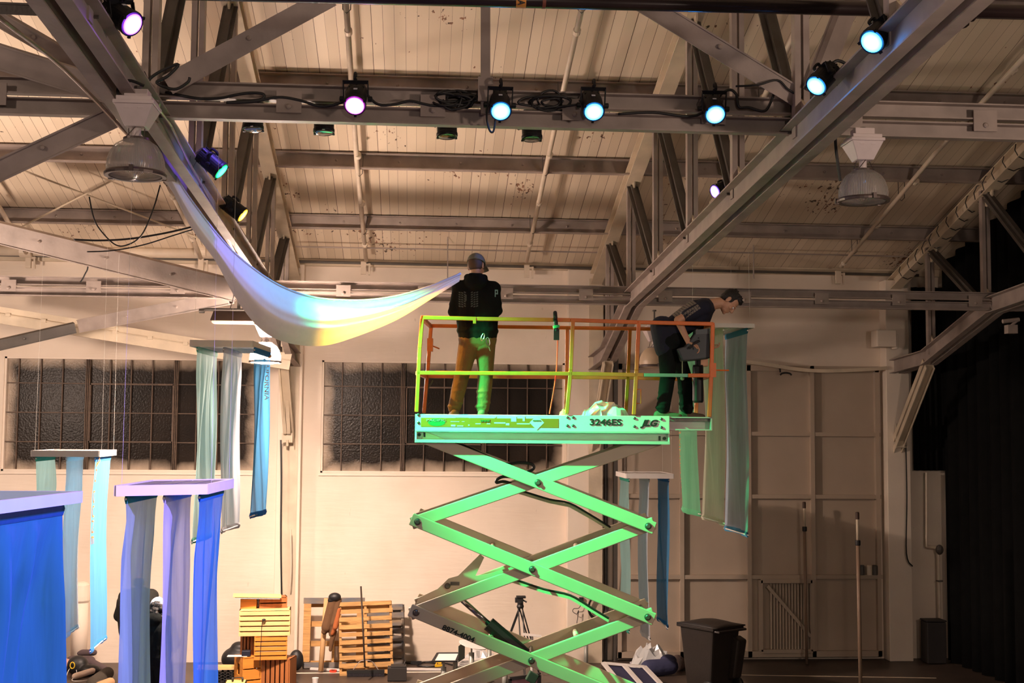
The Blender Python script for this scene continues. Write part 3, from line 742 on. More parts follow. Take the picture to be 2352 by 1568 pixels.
# heater hood beside the lit lamp
c = A(545, 738, 17.2)
t = thing('heater_hood', 'dark trapezoid hood fixture hanging above the left banners', 'heater', c)
k = 17.2 / F
mb = MB(); a = .34; b = .30
mb.hexa([c + V(q) for q in ((-a, -.14, 0), (.55, -.14, 0), (.55, .14, 0), (-a, .14, 0), (-b, -.06, .16), (.5, -.06, .16), (.5, .06, .16), (-b, .06, .16))])
mb.build('hood', mat('heater sheet', rgb(70, 56, 48), .4, .3), t)
mb = MB(); mb.box(c + V((-a + .02, -.12, -.03)), c + V((.53, .12, -.004))); mb.build('reflector', M_REFL, t)
mb = MB(); mb.tube([c + V((-.5, -.06, .13)), c + V((-.4, -.06, .15)), c + V((.5, -.06, .15))], .022, 8); mb.lathe([(.03, 0), (.03, .07)], c + V((-.5, -.06, .13)), (1, 0, 0), 8); mb.build('burner_tube', M_STEELD, t)
mb = MB(); mb.box(c + V((.0, -.05, .16)), c + V((.04, .0, .42))); mb.tube([c + V((-.1, 0, .16)), c + V((-.03, 0, .45))], .006, 5); mb.build('hanger', M_STEELD, t)
mb = MB(); mb.box(c + V((.1, -.1, .28)), c + V((.5, .1, .40))); mb.build('control_box', mat('rust box', rgb(110, 66, 44), .6), t)
# cables strung along the cross beam
def cable(label, pts, r=.012):
    mb = MB(); mb.tube(wobble(pts, 6), r, 6); return tag(mb.build('power_cable', M_BLACK, smooth=True), label, 'cable')
Y = 10.04
def beamline(x): return 212 + (x - 400) * .0305
cable('black cable sagging along the cross beam left of the magenta spotlight', [A(x, beamline(x) + dy, Y) for x, dy in ((380, 0), (450, 12), (505, 10), (540, 2), (575, -4), (605, -2), (600, 10), (560, 16), (520, 20), (580, 16), (640, 4), (690, 10), (740, 22), (790, 8), (800, -20), (806, -30))])
cable('black cable looping from the magenta spotlight toward the big coil', [A(x, y, Y) for x, y in ((830, 200), (850, 225), (870, 240), (905, 240), (940, 232), (970, 238), (1000, 243), (1060, 242), (1100, 228), (1130, 214))])
rnd = random.Random(3)
pts = []
for k in range(9):
    cx, cy = 1035 + rnd.uniform(-22, 22), 228 + rnd.uniform(-8, 8); rx, ry = rnd.uniform(24, 48), rnd.uniform(8, 17)
    for j in range(6): a = 2 * PI * j / 6 + k; pts.append(A(cx + rx * math.cos(a), cy + ry * math.sin(a), Y + rnd.uniform(-.04, .06)))
cable('tangled coil of black cable lying on the cross beam', pts, .010)
pts = []
for k in range(5):
    cx, cy = 1250 + rnd.uniform(-26, 40), 236 + rnd.uniform(-8, 6); rx, ry = rnd.uniform(28, 60), rnd.uniform(10, 24)
    for j in range(6): a = 2 * PI * j / 6 + k * .7; pts.append(A(cx + rx * math.cos(a), cy + ry * math.sin(a), Y + rnd.uniform(-.03, .05)))
cable('loose loops of black cable between the left pair of blue spotlights', pts, .010)
cable('black cable hanging in a loop below the beam beside a blue spotlight', [A(x, y, Y - .12) for x, y in ((1135, 225), (1120, 245), (1118, 275), (1125, 300), (1133, 302), (1137, 280), (1136, 262))], .009)
cable('black cable rising from the beam to the right truss', [A(x, y, Y) for x, y in ((1420, 262), (1500, 258), (1600, 265), (1665, 210), (1690, 215), (1697, 245), (1720, 247), (1755, 255), (1770, 235), (1785, 195), (1800, 190), (1840, 200), (1876, 222))])
cable('thin black cable strung high to the right truss spotlights', [A(x, y, Y - .1) for x, y in ((1690, 198), (1740, 195), (1785, 184), (1810, 205), (1840, 222), (1872, 228))], .009)
cable('black cable bundle behind the upper pair of truss spotlights', [A(x, y, 8.9) for x, y in ((1890, 170), (1920, 140), (1945, 150), (1930, 160), (1955, 138), (1975, 140), (1950, 165), (1985, 130))], .012)
cable('black cable hanging from the left truss node', [A(x, y, 9.7) for x, y in ((330, 165), (340, 190), (334, 205), (345, 180), (380, 158), (410, 148), (385, 175), (360, 190), (400, 205), (430, 190), (436, 178))], .012)
cable('thin cable drooping in the left bay', [A(x, y, 13.5) for x, y in ((205, 452), (214, 495), (228, 525), (262, 560), (290, 563), (325, 540), (352, 480), (368, 425))], .008)
cable('black cable strung flat across the left bay', [A(x, y, 14.5) for x, y in ((170, 550), (230, 552), (300, 548), (380, 535), (445, 520))], .012)
cable('thin black cable strung behind the fabric in the left bay', [A(x, y, 14.6) for x, y in ((200, 578), (260, 575), (330, 562), (400, 540), (446, 526))], .008)
cable('short frayed wire dangling over the left bay cross beam', [A(x, y, 17.7) for x, y in ((203, 600), (201, 618), (196, 628), (190, 640), (184, 648))], .010)
# world tone, one inferred left bay lamp, then added fill lights
w = bpy.data.worlds.new('World'); sc.world = w; w.use_nodes = True
w.node_tree.nodes['Background'].inputs[0].default_value = (1.0, .72, .55, 1); w.node_tree.nodes['Background'].inputs[1].default_value = 0.03
def lamp(name, p, e, c=(1, .68, .44), r=.25):
    la = bpy.data.lights.new(name, 'POINT'); la.energy = e; la.color = c; la.shadow_soft_size = r
    o = bpy.data.objects.new(name, la); COL.objects.link(o); o.location = p; return o
WARM = (1, .755, .61)
lamp('unseen_light', (-7.6, 16.0, 4.6), 420, WARM)
lamp('unseen_light', (-6.0, 5.0, 6.5), 150, WARM)  # added fill from the front left, no fixture
lamp('unseen_light', (6.0, 4.0, 5.0), 330, WARM)  # added fill to brighten the right side
lamp('unseen_light', (1.0, -2.0, 5.0), 210, (1, .82, .68))  # added front fill from behind the camera
def unseen_spot(p, q, e, c, ang, blend=1.0):
    """unseen spots: first inferred from the violet banners, the others added for colour"""
    la = bpy.data.lights.new('unseen_spot', 'SPOT'); la.energy = e; la.color = c; la.spot_size = math.radians(ang); la.spot_blend = blend; la.shadow_soft_size = .06
    lo = bpy.data.objects.new('unseen_spot', la); COL.objects.link(lo); lo.location = p; lo.rotation_mode = 'QUATERNION'; lo.rotation_quaternion = (V(q) - V(p)).to_track_quat('-Z', 'Y')
unseen_spot((3.1, 5.3, 6.5), (-1.9, 10.2, 2.4), 4600, (.34, .24, 1), 40)
unseen_spot((3.1, 3.6, 6.6), (-1.9, 6.0, 3.2), 800, (.28, .54, 1), 46)  # added blue spot for the wide corner banner
unseen_spot((-1.2, 10.5, 8.7), atY(440, 475, 11.4), 620, (.2, .12, 1), 32)  # added overhead violet spot, colours the upper left of the sling
unseen_spot((.2, 11.5, 8.9), atY(760, 680, 12.1), 620, (.03, .42, 1), 34)  # added overhead blue spot, colours the top of the sling
sc.view_settings.exposure = 0.9
# ------------------------------------------------------------------ scissor lift
LYAW = math.radians(4.9); LD = 12.45
LO = depth(955, 950, LD)
LX = V((math.cos(LYAW), -math.sin(LYAW), 0)); LY = V((math.sin(LYAW), math.cos(LYAW), 0)); LZ = V((0, 0, 1))
LM = Matrix(((LX.x, LY.x, 0, LO.x), (LX.y, LY.y, 0, LO.y), (0, 0, 1, 0), (0, 0, 0, 1)))   # local origin on the floor
def L(px, py, y=0.0):
    d = ray(px, py); t = (LO + LY * y - CAM).dot(LY) / d.dot(LY)
    p = CAM + d * t - LO
    return V((p.dot(LX), y, p.z + LO.z))
def LWd(p): return LM @ V(p)
M_ARM = mat('cream lift paint', rgb(200, 186, 158), .5, var=.06, scale=3)
M_SKIRT = mat('white lift paint', rgb(226, 222, 214), .4, var=.05, scale=4)
M_GAL = mat('pale channel', rgb(196, 182, 180), .4, var=.06)
M_RAIL = mat('orange rail paint', rgb(226, 112, 34), .38, var=.12, scale=10)
M_PIN = mat('pivot pin steel', rgb(110, 104, 98), .35, .7)
M_INK = mat('dark green ink', (.008, .016, .012), .5)
lift = thing('scissor_lift', 'raised scissor lift carrying two workers, green light on its crossed arms', 'scissor lift', M=LM)
W = .96
def lb(): return MB()
def lbuild(mb, name, m, parent=lift, **k): return mb.build(name, m, parent, local=True, **k)
x0, x1 = L(955, 950).x, L(1538, 960).x; xe = L(1636, 960).x
zt, zm, zb = L(1250, 953).z, L(1250, 990).z, L(1250, 1018).z
# deck and skirts
mb = lb(); mb.box((x0, 0.02, zt - .07), (x1, W - .02, zt - .03)); lbuild(mb, 'deck', mat('deck plate', rgb(120, 116, 110), .5, .5, bump=.3, bscale=60))
mb = lb(); mb.box((x1 - 1.2, .06, zt - .05), (xe, W - .06, zt - .02)); lbuild(mb, 'extension_deck', MATS['deck plate'])
for y in (0, W):
    sgn = 1 if y == 0 else -1
    mb = lb(); mb.box((x0, y, zm), (x1, y + sgn * .02, zt)); sk = lbuild(mb, 'skirt', M_SKIRT, bevel=.004)
    mb = lb(); mb.box((x0, y + sgn * .065, zb + .03), (x1, y + sgn * .08, zm)); mb.box((x0, y - sgn * .012, zb), (x1, y + sgn * .08, zb + .03)); mb.box((x0, y - sgn * .004, zm - .012), (x1, y + sgn * .08, zm)); ch = lbuild(mb, 'channel', M_GAL)
    ze0, ze1 = L(1590, 988).z, L(1590, 957).z
    mb = lb(); mb.box((x1, y + sgn * .10, ze0), (xe, y + sgn * .115, ze1)); mb.box((x1, y + sgn * .02, ze0), (xe, y + sgn * .115, ze0 + .012)); mb.box((x1, y + sgn * .01, ze1 - .012), (xe, y + sgn * .115, ze1)); mb.box((xe - .014, y + sgn * .01, ze0), (xe, y + sgn * .115, ze1))
    lbuild(mb, 'extension_channel', M_GAL)
    if y == 0: skirt, chan = sk, ch
mb = lb(); mb.box((x0 - .006, 0, zb), (x0 + .01, W, zt)); lbuild(mb, 'end_plate', M_SKIRT)
mb = lb(); mb.box((x1 - .01, .02, zb), (x1, W - .02, zm)); lbuild(mb, 'end_plate', M_SKIRT)
# bolts and slots
mb = lb()
for px, py in ((961, 952), (961, 970), (1303, 958), (1316, 958), (1303, 977), (1316, 977), (1457, 960), (1519, 962), (1457, 979), (1519, 981)):
    p = L(px, py); mb.lathe([(.014, 0), (.014, .008), (.007, .013)], p, (0, -1, 0), 10)
lbuild(mb, 'bolts', M_PIN, skirt)
for px in (963, 1526): mb = lb(); p = L(px, 998 + (px - 963) * .015, .063); mb.lathe([(.017, 0), (.017, .01)], p, (0, -1, 0), 14); lbuild(mb, 'pin_end', M_BLACK, chan)
for px in (975, 1515): mb = lb(); p = L(px, 998 + (px - 963) * .015, .063); mb.cbox(p, (.02, .012, .045)); lbuild(mb, 'slot', M_BLACK, chan)
# decals and lettering on the skirt
M_ODEC = mat('worn orange decal', rgb(190, 96, 22), .5, var=.12, scale=5)
a, b = L(967, 952), L(1283, 980)
mb = lb(); mb.box((a.x, -.003, zm + .035), (b.x, 0, zt - .035)); dec = lbuild(mb, 'orange_decal', M_ODEC, skirt)
dzc = (zm + zt) / 2
def ltext(name, s, m, parent, px, py, size, width=None, y=-.003, xd=V((1, 0, 0)), yd=V((0, 0, 1)), **k):
    p = L(px, py); p.y = y
    return text(name, s, m, parent, LWd(p), LM.to_3x3() @ xd, LM.to_3x3() @ yd, size, .001, width=width, **k)
M_GRN = mat('decal green', rgb(40, 110, 62), .5)
mb = lb(); c = V((L(1003, 965).x, -.0045, dzc)); mb.poly([c + V((.085 * math.cos(t) * (1 if abs(math.sin(t)) < .6 else 1), 0, .038 * math.sin(t))) for t in [2 * PI * k / 24 for k in range(24)]], (0, .0015, 0)); lbuild(mb, 'decal_oval', M_GRN, dec)
ltext('decal_words', 'PACIFIC', mat('decal cream', rgb(214, 206, 160), .5), dec, 1002, 965, .03, .19, -.005)
ltext('decal_web', 'WWW.', M_GRN, dec, 1115, 967, .035, .1, -.005, bold=.03)
mb = lb(); c = V((L(1233, 966).x, -.005, dzc + .004)); mb.poly([c + V(q) for q in ((-.072, 0, 0), (0, 0, .072), (.072, 0, 0), (0, 0, -.072))], (0, .002, 0)); dia = lbuild(mb, 'diamond_decal', M_SKIRT, dec)
ltext('diamond_words', 'CONEXCO', M_GRN, dia, 1233, 966, .018, .08, -.0065, bold=.02)
rnd = random.Random(5); mb = lb()
for px, py, w, h in ((1041, 977, 10, 4), (1057, 978, 14, 2), (1077, 976, 3, 3), (1045, 968, 20, 1.2), (1064, 968, 6, 1.2), (1060, 958, 30, 1), (1095, 959, 32, 1), (1098, 973, 12, 2), (1122, 973, 8, 2), (1148, 971, 26, 3), (1166, 974, 8, 5), (1202, 973, 30, 2.4), (1180, 962, 12, 12), (1203, 961, 5, 12), (1137, 957, 5, 4)):
    p = L(px, py, -.004); mb.cbox(p, (w / 233, .002, h / 233))
lbuild(mb, 'decal_scratches', M_SKIRT, dec)
ltext('model_number', '3246ES', M_INK, skirt, 1391, 970, .085, .315, bold=.03)
ltext('maker_name', 'JLG', M_INK, skirt, 1491, 972, .082, .18, bold=.055, shear=.35)
# scissor arms: front pair and rear pair
AH = .122
def arm(p, q, y, m=M_ARM, t=.045):
    p, q = V(p), V(q); p.y = q.y = y; d = (q - p).normalized()
    mb = lb(); mb.bar(p - d * .07, q + d * .07, t, AH, V((0, 0, 1))); return lbuild(mb, 'scissor_arm', m, bevel=.008)
PX = [(985, 1008), (1500, 1014), (960, 1197), (1488, 1207), (957, 1405), (1487, 1415)]
n0l, n0r, n1l, n1r, n2l, n2r = [L(*p, y=.1) for p in PX]
dz = n1l.z - n2l.z
n3l, n3r = n2l + V((0, 0, -dz)), n2r + V((0, 0, -dz)); base_z = .55
n4l, n4r = V((n3l.x + .02, 0, max(.5, n3l.z - dz))), V((n3r.x - .02, 0, max(.5, n3r.z - dz)))
levels = [((n0l, n1r), (n0r, n1l)), ((n1l, n2r), (n1r, n2l)), ((n2l, n3r), (n2r, n3l)), ((n3l, n4r), (n3r, n4l))]
for yo, yi in ((.08, .135), (W - .08, W - .135)):
    arms = []
    for k, ((a, b), (c, d)) in enumerate(levels):
        A1 = arm(a, b, yo); arm(c, d, yi)
        if k == 2 and yo < .5: stencil_arm = A1; stp = (V(a), V(b))
pins = []
for k, ((a, b), (c, d)) in enumerate(levels):
    m_ = (a + b) / 2
    pins += [m_, b, d]
for p in pins:
    mb = lb()
    for y in (.05,): mb.lathe([(.034, 0), (.034, .012), (.024, .016), (.018, .022), (.018, .03)], (p.x, y + .01, p.z), (0, -1, 0), 16)
    mb.tube([(p.x, .06, p.z), (p.x, W - .06, p.z)], .02, 10); lbuild(mb, 'pivot_pin', M_PIN)
# stencilled number
a, b = stp; d = (b - a); d.y = 0; d.normalize(); up = V((0, 0, 1)); up = (up - d * up.dot(d)).normalized()
text('stencil_number', '8874-4004', M_INK, stencil_arm, LWd(L(1053, 1455, .055)), LM.to_3x3() @ d, LM.to_3x3() @ up, .07, .003, width=.335, bold=.025)
# cross tubes between front and rear arms
mb = lb()
for (a, b), (c, d) in levels[:3]:
    p = a + (b - a) * .32; mb.tube([(p.x, .08, p.z), (p.x, W - .08, p.z)], .028, 10)
    p = c + (d - c) * .3; mb.tube([(p.x, .13, p.z), (p.x, W - .13, p.z)], .028, 10)
lbuild(mb, 'cross_tubes', M_ARM)
# hydraulic ram
yc = .45
mb = lb(); mb.tube([L(1062, 1378, yc), L(1140, 1448, yc)], .028, 14); rod = lbuild(mb, 'ram_rod', mat('chromed rod', rgb(150, 146, 150), .18, 1.0), smooth=True)
mb = lb(); p, q = L(1122, 1432, yc), L(1206, 1504, yc); mb.tube([p, q], .072, 18); mb.tube([L(1200, 1499, yc), L(1240, 1530, yc)], .04, 12); lbuild(mb, 'ram_barrel', mat('ram black', (.006, .006, .008), .5))
poly = [(1103, 1272), (1112, 1280), (1092, 1322), (1120, 1318), (1165, 1305), (1200, 1292), (1172, 1330), (1110, 1348), (1060, 1368), (985, 1384), (955, 1386), (962, 1372), (1005, 1352), (1018, 1340), (1030, 1328), (1052, 1322)]
for y in (.36, .56):
    mb = lb(); mb.poly([L(px, py, y) for px, py in poly], (0, .015, 0)); pl = lbuild(mb, 'ram_bracket', M_ARM)
mb = lb(); p = L(1028, 1345, .36); mb.lathe([(.03, 0), (.03, .02), (.018, .03)], p, (0, -1, 0), 14); q = L(1045, 1340, .355); mb.cbox(q, (.09, .004, .035)); lbuild(mb, 'bracket_fittings', M_PIN, pl)
# cable carrier arms and hose loops
for pts in ([(1185, 1128), (1200, 1133), (1262, 1152), (1308, 1161), (1360, 1190), (1402, 1216)], [(1170, 1332), (1190, 1338), (1250, 1358), (1310, 1372), (1360, 1402), (1398, 1425)]):
    P = [L(x, y, .5) for x, y in pts]
    mb = lb()
    for a, b in zip(P, P[1:]): mb.bar(a, b, .05, .028)
    lbuild(mb, 'cable_carrier', M_ARM)
    mb = lb(); mb.tube(wobble([p + V((0, -.02, .025)) for p in P], 4), .012, 6); lbuild(mb, 'hose', M_BLACK)
for pts in ([(1120, 1062), (1160, 1066), (1195, 1062), (1222, 1066), (1225, 1076), (1212, 1084)], [(1200, 1098), (1160, 1094), (1143, 1100), (1141, 1108), (1160, 1106), (1200, 1120)], [(1030, 1016), (1070, 1026), (1110, 1044), (1150, 1062)]):
    mb = lb(); mb.tube(wobble([L(x, y, .5) for x, y in pts], 5), .016, 8); lbuild(mb, 'hose', M_BLACK)
# rails
def rail(name, pts, w=.038, h=.038, m=M_RAIL):
    mb = lb()
    for a, b in zip(pts, pts[1:]): mb.bar(a, b, w, h, V((0, 1, 0)))
    return lbuild(mb, name, m, bevel=.005)
TR = .966
top_f = [L(967, 729), L(1095, 732), L(1310, 735), L(1465, 740), L(1638, 744)]
rail('top_rail', top_f)
mb = lb(); p = L(1090, 736); mb.cbox(p, (.03, .05, .06)); lbuild(mb, 'rail_sleeve', M_RAIL)
rail('top_rail', [L(986, 748, W), L(1606, 757, W)])
rail('mid_rail', [L(958, 856), L(1310, 858), L(1478, 861)]); rail('mid_rail', [L(975, 864, W), L(1445, 867, W), L(1605, 872, W)])
M_RAILG = mat('pale green rail', rgb(130, 190, 160), .5)
rail('green_rail', [L(1478, 861), L(1580, 862)], .034, .034, M_RAILG); rail('mid_rail', [L(1580, 862), L(1637, 862)])  # pale green stretch of the middle rail
for pts, y in (([(970, 731), (964, 800), (957, 946)], 0), ([(1316, 738), (1311, 850), (1302, 950)], 0), ([(1467, 742), (1462, 850), (1456, 952)], 0), ([(1637, 745), (1634, 850), (1629, 957)], 0),
               ([(990, 750), (984, 830), (974, 948)], W), ([(1303, 752), (1302, 850), (1299, 950)], W), ([(1447, 755), (1443, 850), (1437, 950)], W), ([(1606, 757), (1603, 850), (1598, 957)], W)):
    rail('rail_post', [L(x, yy, y) for x, yy in pts])
rail('end_rail', [L(970, 731), L(989, 749, W)]); rail('end_rail', [L(959, 857), L(978, 865, W)])
rail('end_rail', [L(1637, 745), L(1606, 757, W)]); rail('end_rail', [L(1634, 862), L(1603, 872, W)])
mb = lb(); p = L(1460, 910); mb.tube([p + V((0, 0, .07)), p + V((.05, 0, .07)), p + V((.05, 0, -.07)), p + V((0, 0, -.07))], .006, 6); lbuild(mb, 'gate_handle', M_RAIL)
for px, py in ((1637, 850), (988, 792)): mb = lb(); p = L(px, py, 0 if px > 1000 else W); mb.cbox(p, (.06, .06, .14)); mb.tube([p, p + V((.16 if px > 1000 else .1, -.0, -.0 if px > 1000 else -.04))], .008, 6); lbuild(mb, 'rail_knuckle', M_RAIL)
mb = lb(); mb.tube(wobble([L(978, 866, W), L(984, 880, W), L(980, 893, W), L(990, 880, W), L(993, 872, W)], 4), .01, 6); lbuild(mb, 'gate_chain', M_PIN)
# chassis down on the floor
xa, xb = n4l.x - .05, n4r.x + .1
mb = lb(); mb.box((xa, .06, .16), (xb, W - .06, .46)); mb.box((xa + .2, .0, .2), (xb - .3, W, .42)); lbuild(mb, 'chassis', M_RAIL, bevel=.02)
for x in (xa + .3, xb - .35):
    for y in (.0, W): mb = lb(); mb.lathe([(.0, -.07), (.1, -.075), (.19, -.06), (.2, 0), (.19, .06), (.1, .075), (.0, .07)], (x, y, .2), (0, 1, 0), 24, False); lbuild(mb, 'wheel', mat('grey tyre', (.06, .06, .06), .8), smooth=True)
# things lying or hung on the platform
# control box held by the bending worker, top-level
t = thing('control_box', 'dark grey control box with handle hung on the right end rail of the lift', 'control box', LWd(L(1598, 830, .1)))
mb = lb(); C = [L(x, y, .05) for x, y in ((1556, 800), (1575, 795), (1600, 760), (1630, 757), (1632, 822), (1600, 826), (1568, 829))]
mb.poly([LWd(p) for p in C], LY * .2); mb.build('box_shell', mat('slate plastic', rgb(62, 68, 72), .5, var=.15), t, bevel=.012)
mb = lb(); mb.poly([LWd(L(x, y, .04)) for x, y in ((1598, 757), (1630, 754), (1630, 766), (1598, 768))], LY * .22); mb.build('box_lid', mat('slate plastic light', rgb(84, 92, 94), .5), t)
mb = lb(); mb.tube([LWd(L(x, y, .02)) for x, y in ((1583, 800), (1596, 788), (1607, 782))], .012, 8); mb.ball(LWd(L(1605, 776, .04)), .006); mb.build('box_handle', M_BLACK, t)
mb = lb(); p = LWd(L(1603, 838, .3)); mb.lathe([(.05, 0), (.055, -.02), (.055, -.36), (.048, -.38)], p, (0, 0, 1), 16); mb.tube([p, p + V((0, 0, .06))], .03, 8)
tag(mb.build('black_tube', M_BLACK, smooth=False), 'black cylinder hanging inside the right end of the lift', 'tube')
mb = lb(); mb.cbox(LWd(L(1612, 830, .45)), (.11, .1, .1)); tag(mb.build('small_box', mat('pale orange box', rgb(226, 176, 140), .6), bevel=.006), 'small pale orange box beside the control box', 'box')  # box in one even pale orange
t = thing('hand_torch', 'black handheld torch standing up on the front lift rail', 'torch', LWd(L(1277, 742, .02)))
mb = lb(); a, b = LWd(L(1275, 718, -.03)), LWd(L(1276, 738, -.03)); mb.tube([a, b], .02, 10); mb.ball(a, .02); mb.build('torch_grip', M_BLACK, t, smooth=True)
mb = lb(); mb.tube([LWd(L(1277, 747, -.03)), LWd(L(1278, 753, -.03))], .034, 12); mb.build('torch_band', mat('bright green band', rgb(60, 200, 120), .5), t)
mb = lb(); mb.tube([LWd(L(1276, 736, -.03)), LWd(L(1278, 760, -.03))], .022, 10); mb.cbox(LWd(L(1278, 768, -.03)), (.055, .03, .11)); mb.build('torch_body', M_BLACK, t)
mb = lb(); mb.tube(wobble([LWd(L(x, y, .03)) for x, y in ((1281, 772), (1280, 810), (1278, 850), (1272, 895), (1262, 950))], 5), .006, 6)
tag(mb.build('red_cord', mat('red cord', rgb(235, 60, 50), .5)), 'thin red cord hanging from the torch to the lift deck', 'cord')
def crumple(name, label, cat, c, sx, sy, sz, m, seed, n=9):
    r_ = random.Random(seed); mb = MB(); P = []
    for i in range(n + 1):
        row = []
        for j in range(n + 1):
            u, v = i / n * 2 - 1, j / n * 2 - 1
            hgt = max(0, 1 - (u * u + v * v) * .8) ** .5 * (0.55 + .9 * r_.random()) if abs(u) < .99 and abs(v) < .99 else 0
            row.append(V(c) + V((u * sx + r_.uniform(-.1, .1) * sx, v * sy + r_.uniform(-.1, .1) * sy, hgt * sz)))
        P.append(row)
    mb.grid(P); return tag(mb.build(name, m, solid=.003), label, cat)
def film():
    m, t, n, l = nt_of('clear plastic film'); o = n.new('ShaderNodeOutputMaterial'); tr = n.new('ShaderNodeBsdfTransparent'); p = n.new('ShaderNodeBsdfPrincipled'); mx = n.new('ShaderNodeMixShader')
    p.inputs['Base Color'].default_value = (.8, .8, .8, 1); p.inputs['Roughness'].default_value = .15; mx.inputs[0].default_value = .55
    l.new(tr.outputs[0], mx.inputs[1]); l.new(p.outputs[0], mx.inputs[2]); l.new(mx.outputs[0], o.inputs[0]); return m
M_FILM = film()
p = LWd(L(1388, 955, .25)); p.z = zt - .03
crumple('plastic_bag', 'crumpled clear plastic heap on the lift deck', 'plastic bag', p, .24, .15, .13, M_FILM, 4)
p = LWd(L(1295, 955, .2)); p.z = zt - .03
crumple('paper_scrap', 'small crumpled cream paper on the lift deck by the middle post', 'paper', p, .05, .05, .07, mat('cream paper', rgb(230, 200, 130), .7), 8, 5)
# ------------------------------------------------------------------ hanging banner sets and the fabric sling
CL = {'teal': cloth('teal banner cloth', rgb(150, 190, 186), .6, weave=.07), 'white': cloth('white banner cloth', rgb(218, 218, 224), .6, weave=.07), 'blue': cloth('blue banner cloth', rgb(70, 150, 206), .6, weave=.07)}
SLV = {'teal': cloth('teal sleeve cloth', rgb(40, 140, 118), .3), 'white': cloth('white sleeve cloth', rgb(200, 198, 200), .3), 'blue': cloth('blue sleeve cloth', rgb(30, 120, 186), .3)}
M_BOARD = mat('white painted board', rgb(214, 208, 204), .5, var=.05)
M_RODW = mat('white rod', rgb(220, 214, 206), .4)
M_ORNG = mat('orange print', rgb(236, 160, 96), .6)
CL['sky'] = cloth('lit blue cloth', rgb(108, 194, 246), .5); SLV['sky'] = cloth('lit blue sleeve', rgb(70, 160, 226), .3)  # sky: lighter copy of the blue cloth, light put into its colour
CL['deep'] = cloth('deep blue banner cloth', rgb(50, 120, 172), .35); SLV['deep'] = cloth('deep blue sleeve', rgb(30, 84, 150), .3)
CL['slate'] = cloth('slate banner cloth', rgb(188, 204, 226), .5, weave=.07); SLV['slate'] = cloth('slate sleeve cloth', rgb(70, 140, 176), .3)
M_DECKG = mat('grey tray felt', rgb(92, 86, 88), .8)
def cloth_mesh(n, f, z0, z1, seed, amp=.02, skew=0.0, nu=26, nv=34):
    r_ = random.Random(seed); d = f - n; nr = V((-d.y, d.x, 0)).normalized()
    ph = [r_.uniform(0, 6.3) for _ in range(4)]; P = []
    for j in range(nv + 1):
        v = j / nv; row = []
        for i in range(nu + 1):
            u = i / nu
            a = amp * (.35 + .65 * math.exp(-3.0 * v)) * math.sin(2 * PI * (3.2 * u + .3 * v) + ph[0]) + amp * .5 * math.sin(2 * PI * (6.5 * u - .4 * v) + ph[1]) * math.exp(-2 * v)
            a += amp * 1.6 * math.sin(PI * u) * math.sin(PI * v * .9 + ph[2] * .2) + amp * .9 * math.sin(2 * PI * (1.1 * u + .8 * v) + ph[3])
            edge = .012 * math.sin(PI * v) * (1 - 2 * u)          # sides draw in a little
            row.append(n + d * (u + edge) + nr * a * min(1, 6 * v) + V((skew * v, 0, z0 + (z1 - z0) * v)))
        P.append(row)
    return P, nr
from mathutils.bvhtree import BVHTree
def on_cloth(tx, co, zd):
    """press printed letters onto the waving cloth"""
    M = world(co); bv = BVHTree.FromPolygons([M @ v.co for v in co.data.vertices], [tuple(p.vertices) for p in co.data.polygons]); Mi = world(tx); Mv = Mi.inverted()
    for v in tx.data.vertices:
        p = Mi @ v.co; h = bv.ray_cast(p + zd * .5, -zd)
        if h[0] is not None: v.co = Mv @ (h[0] + zd * .003)
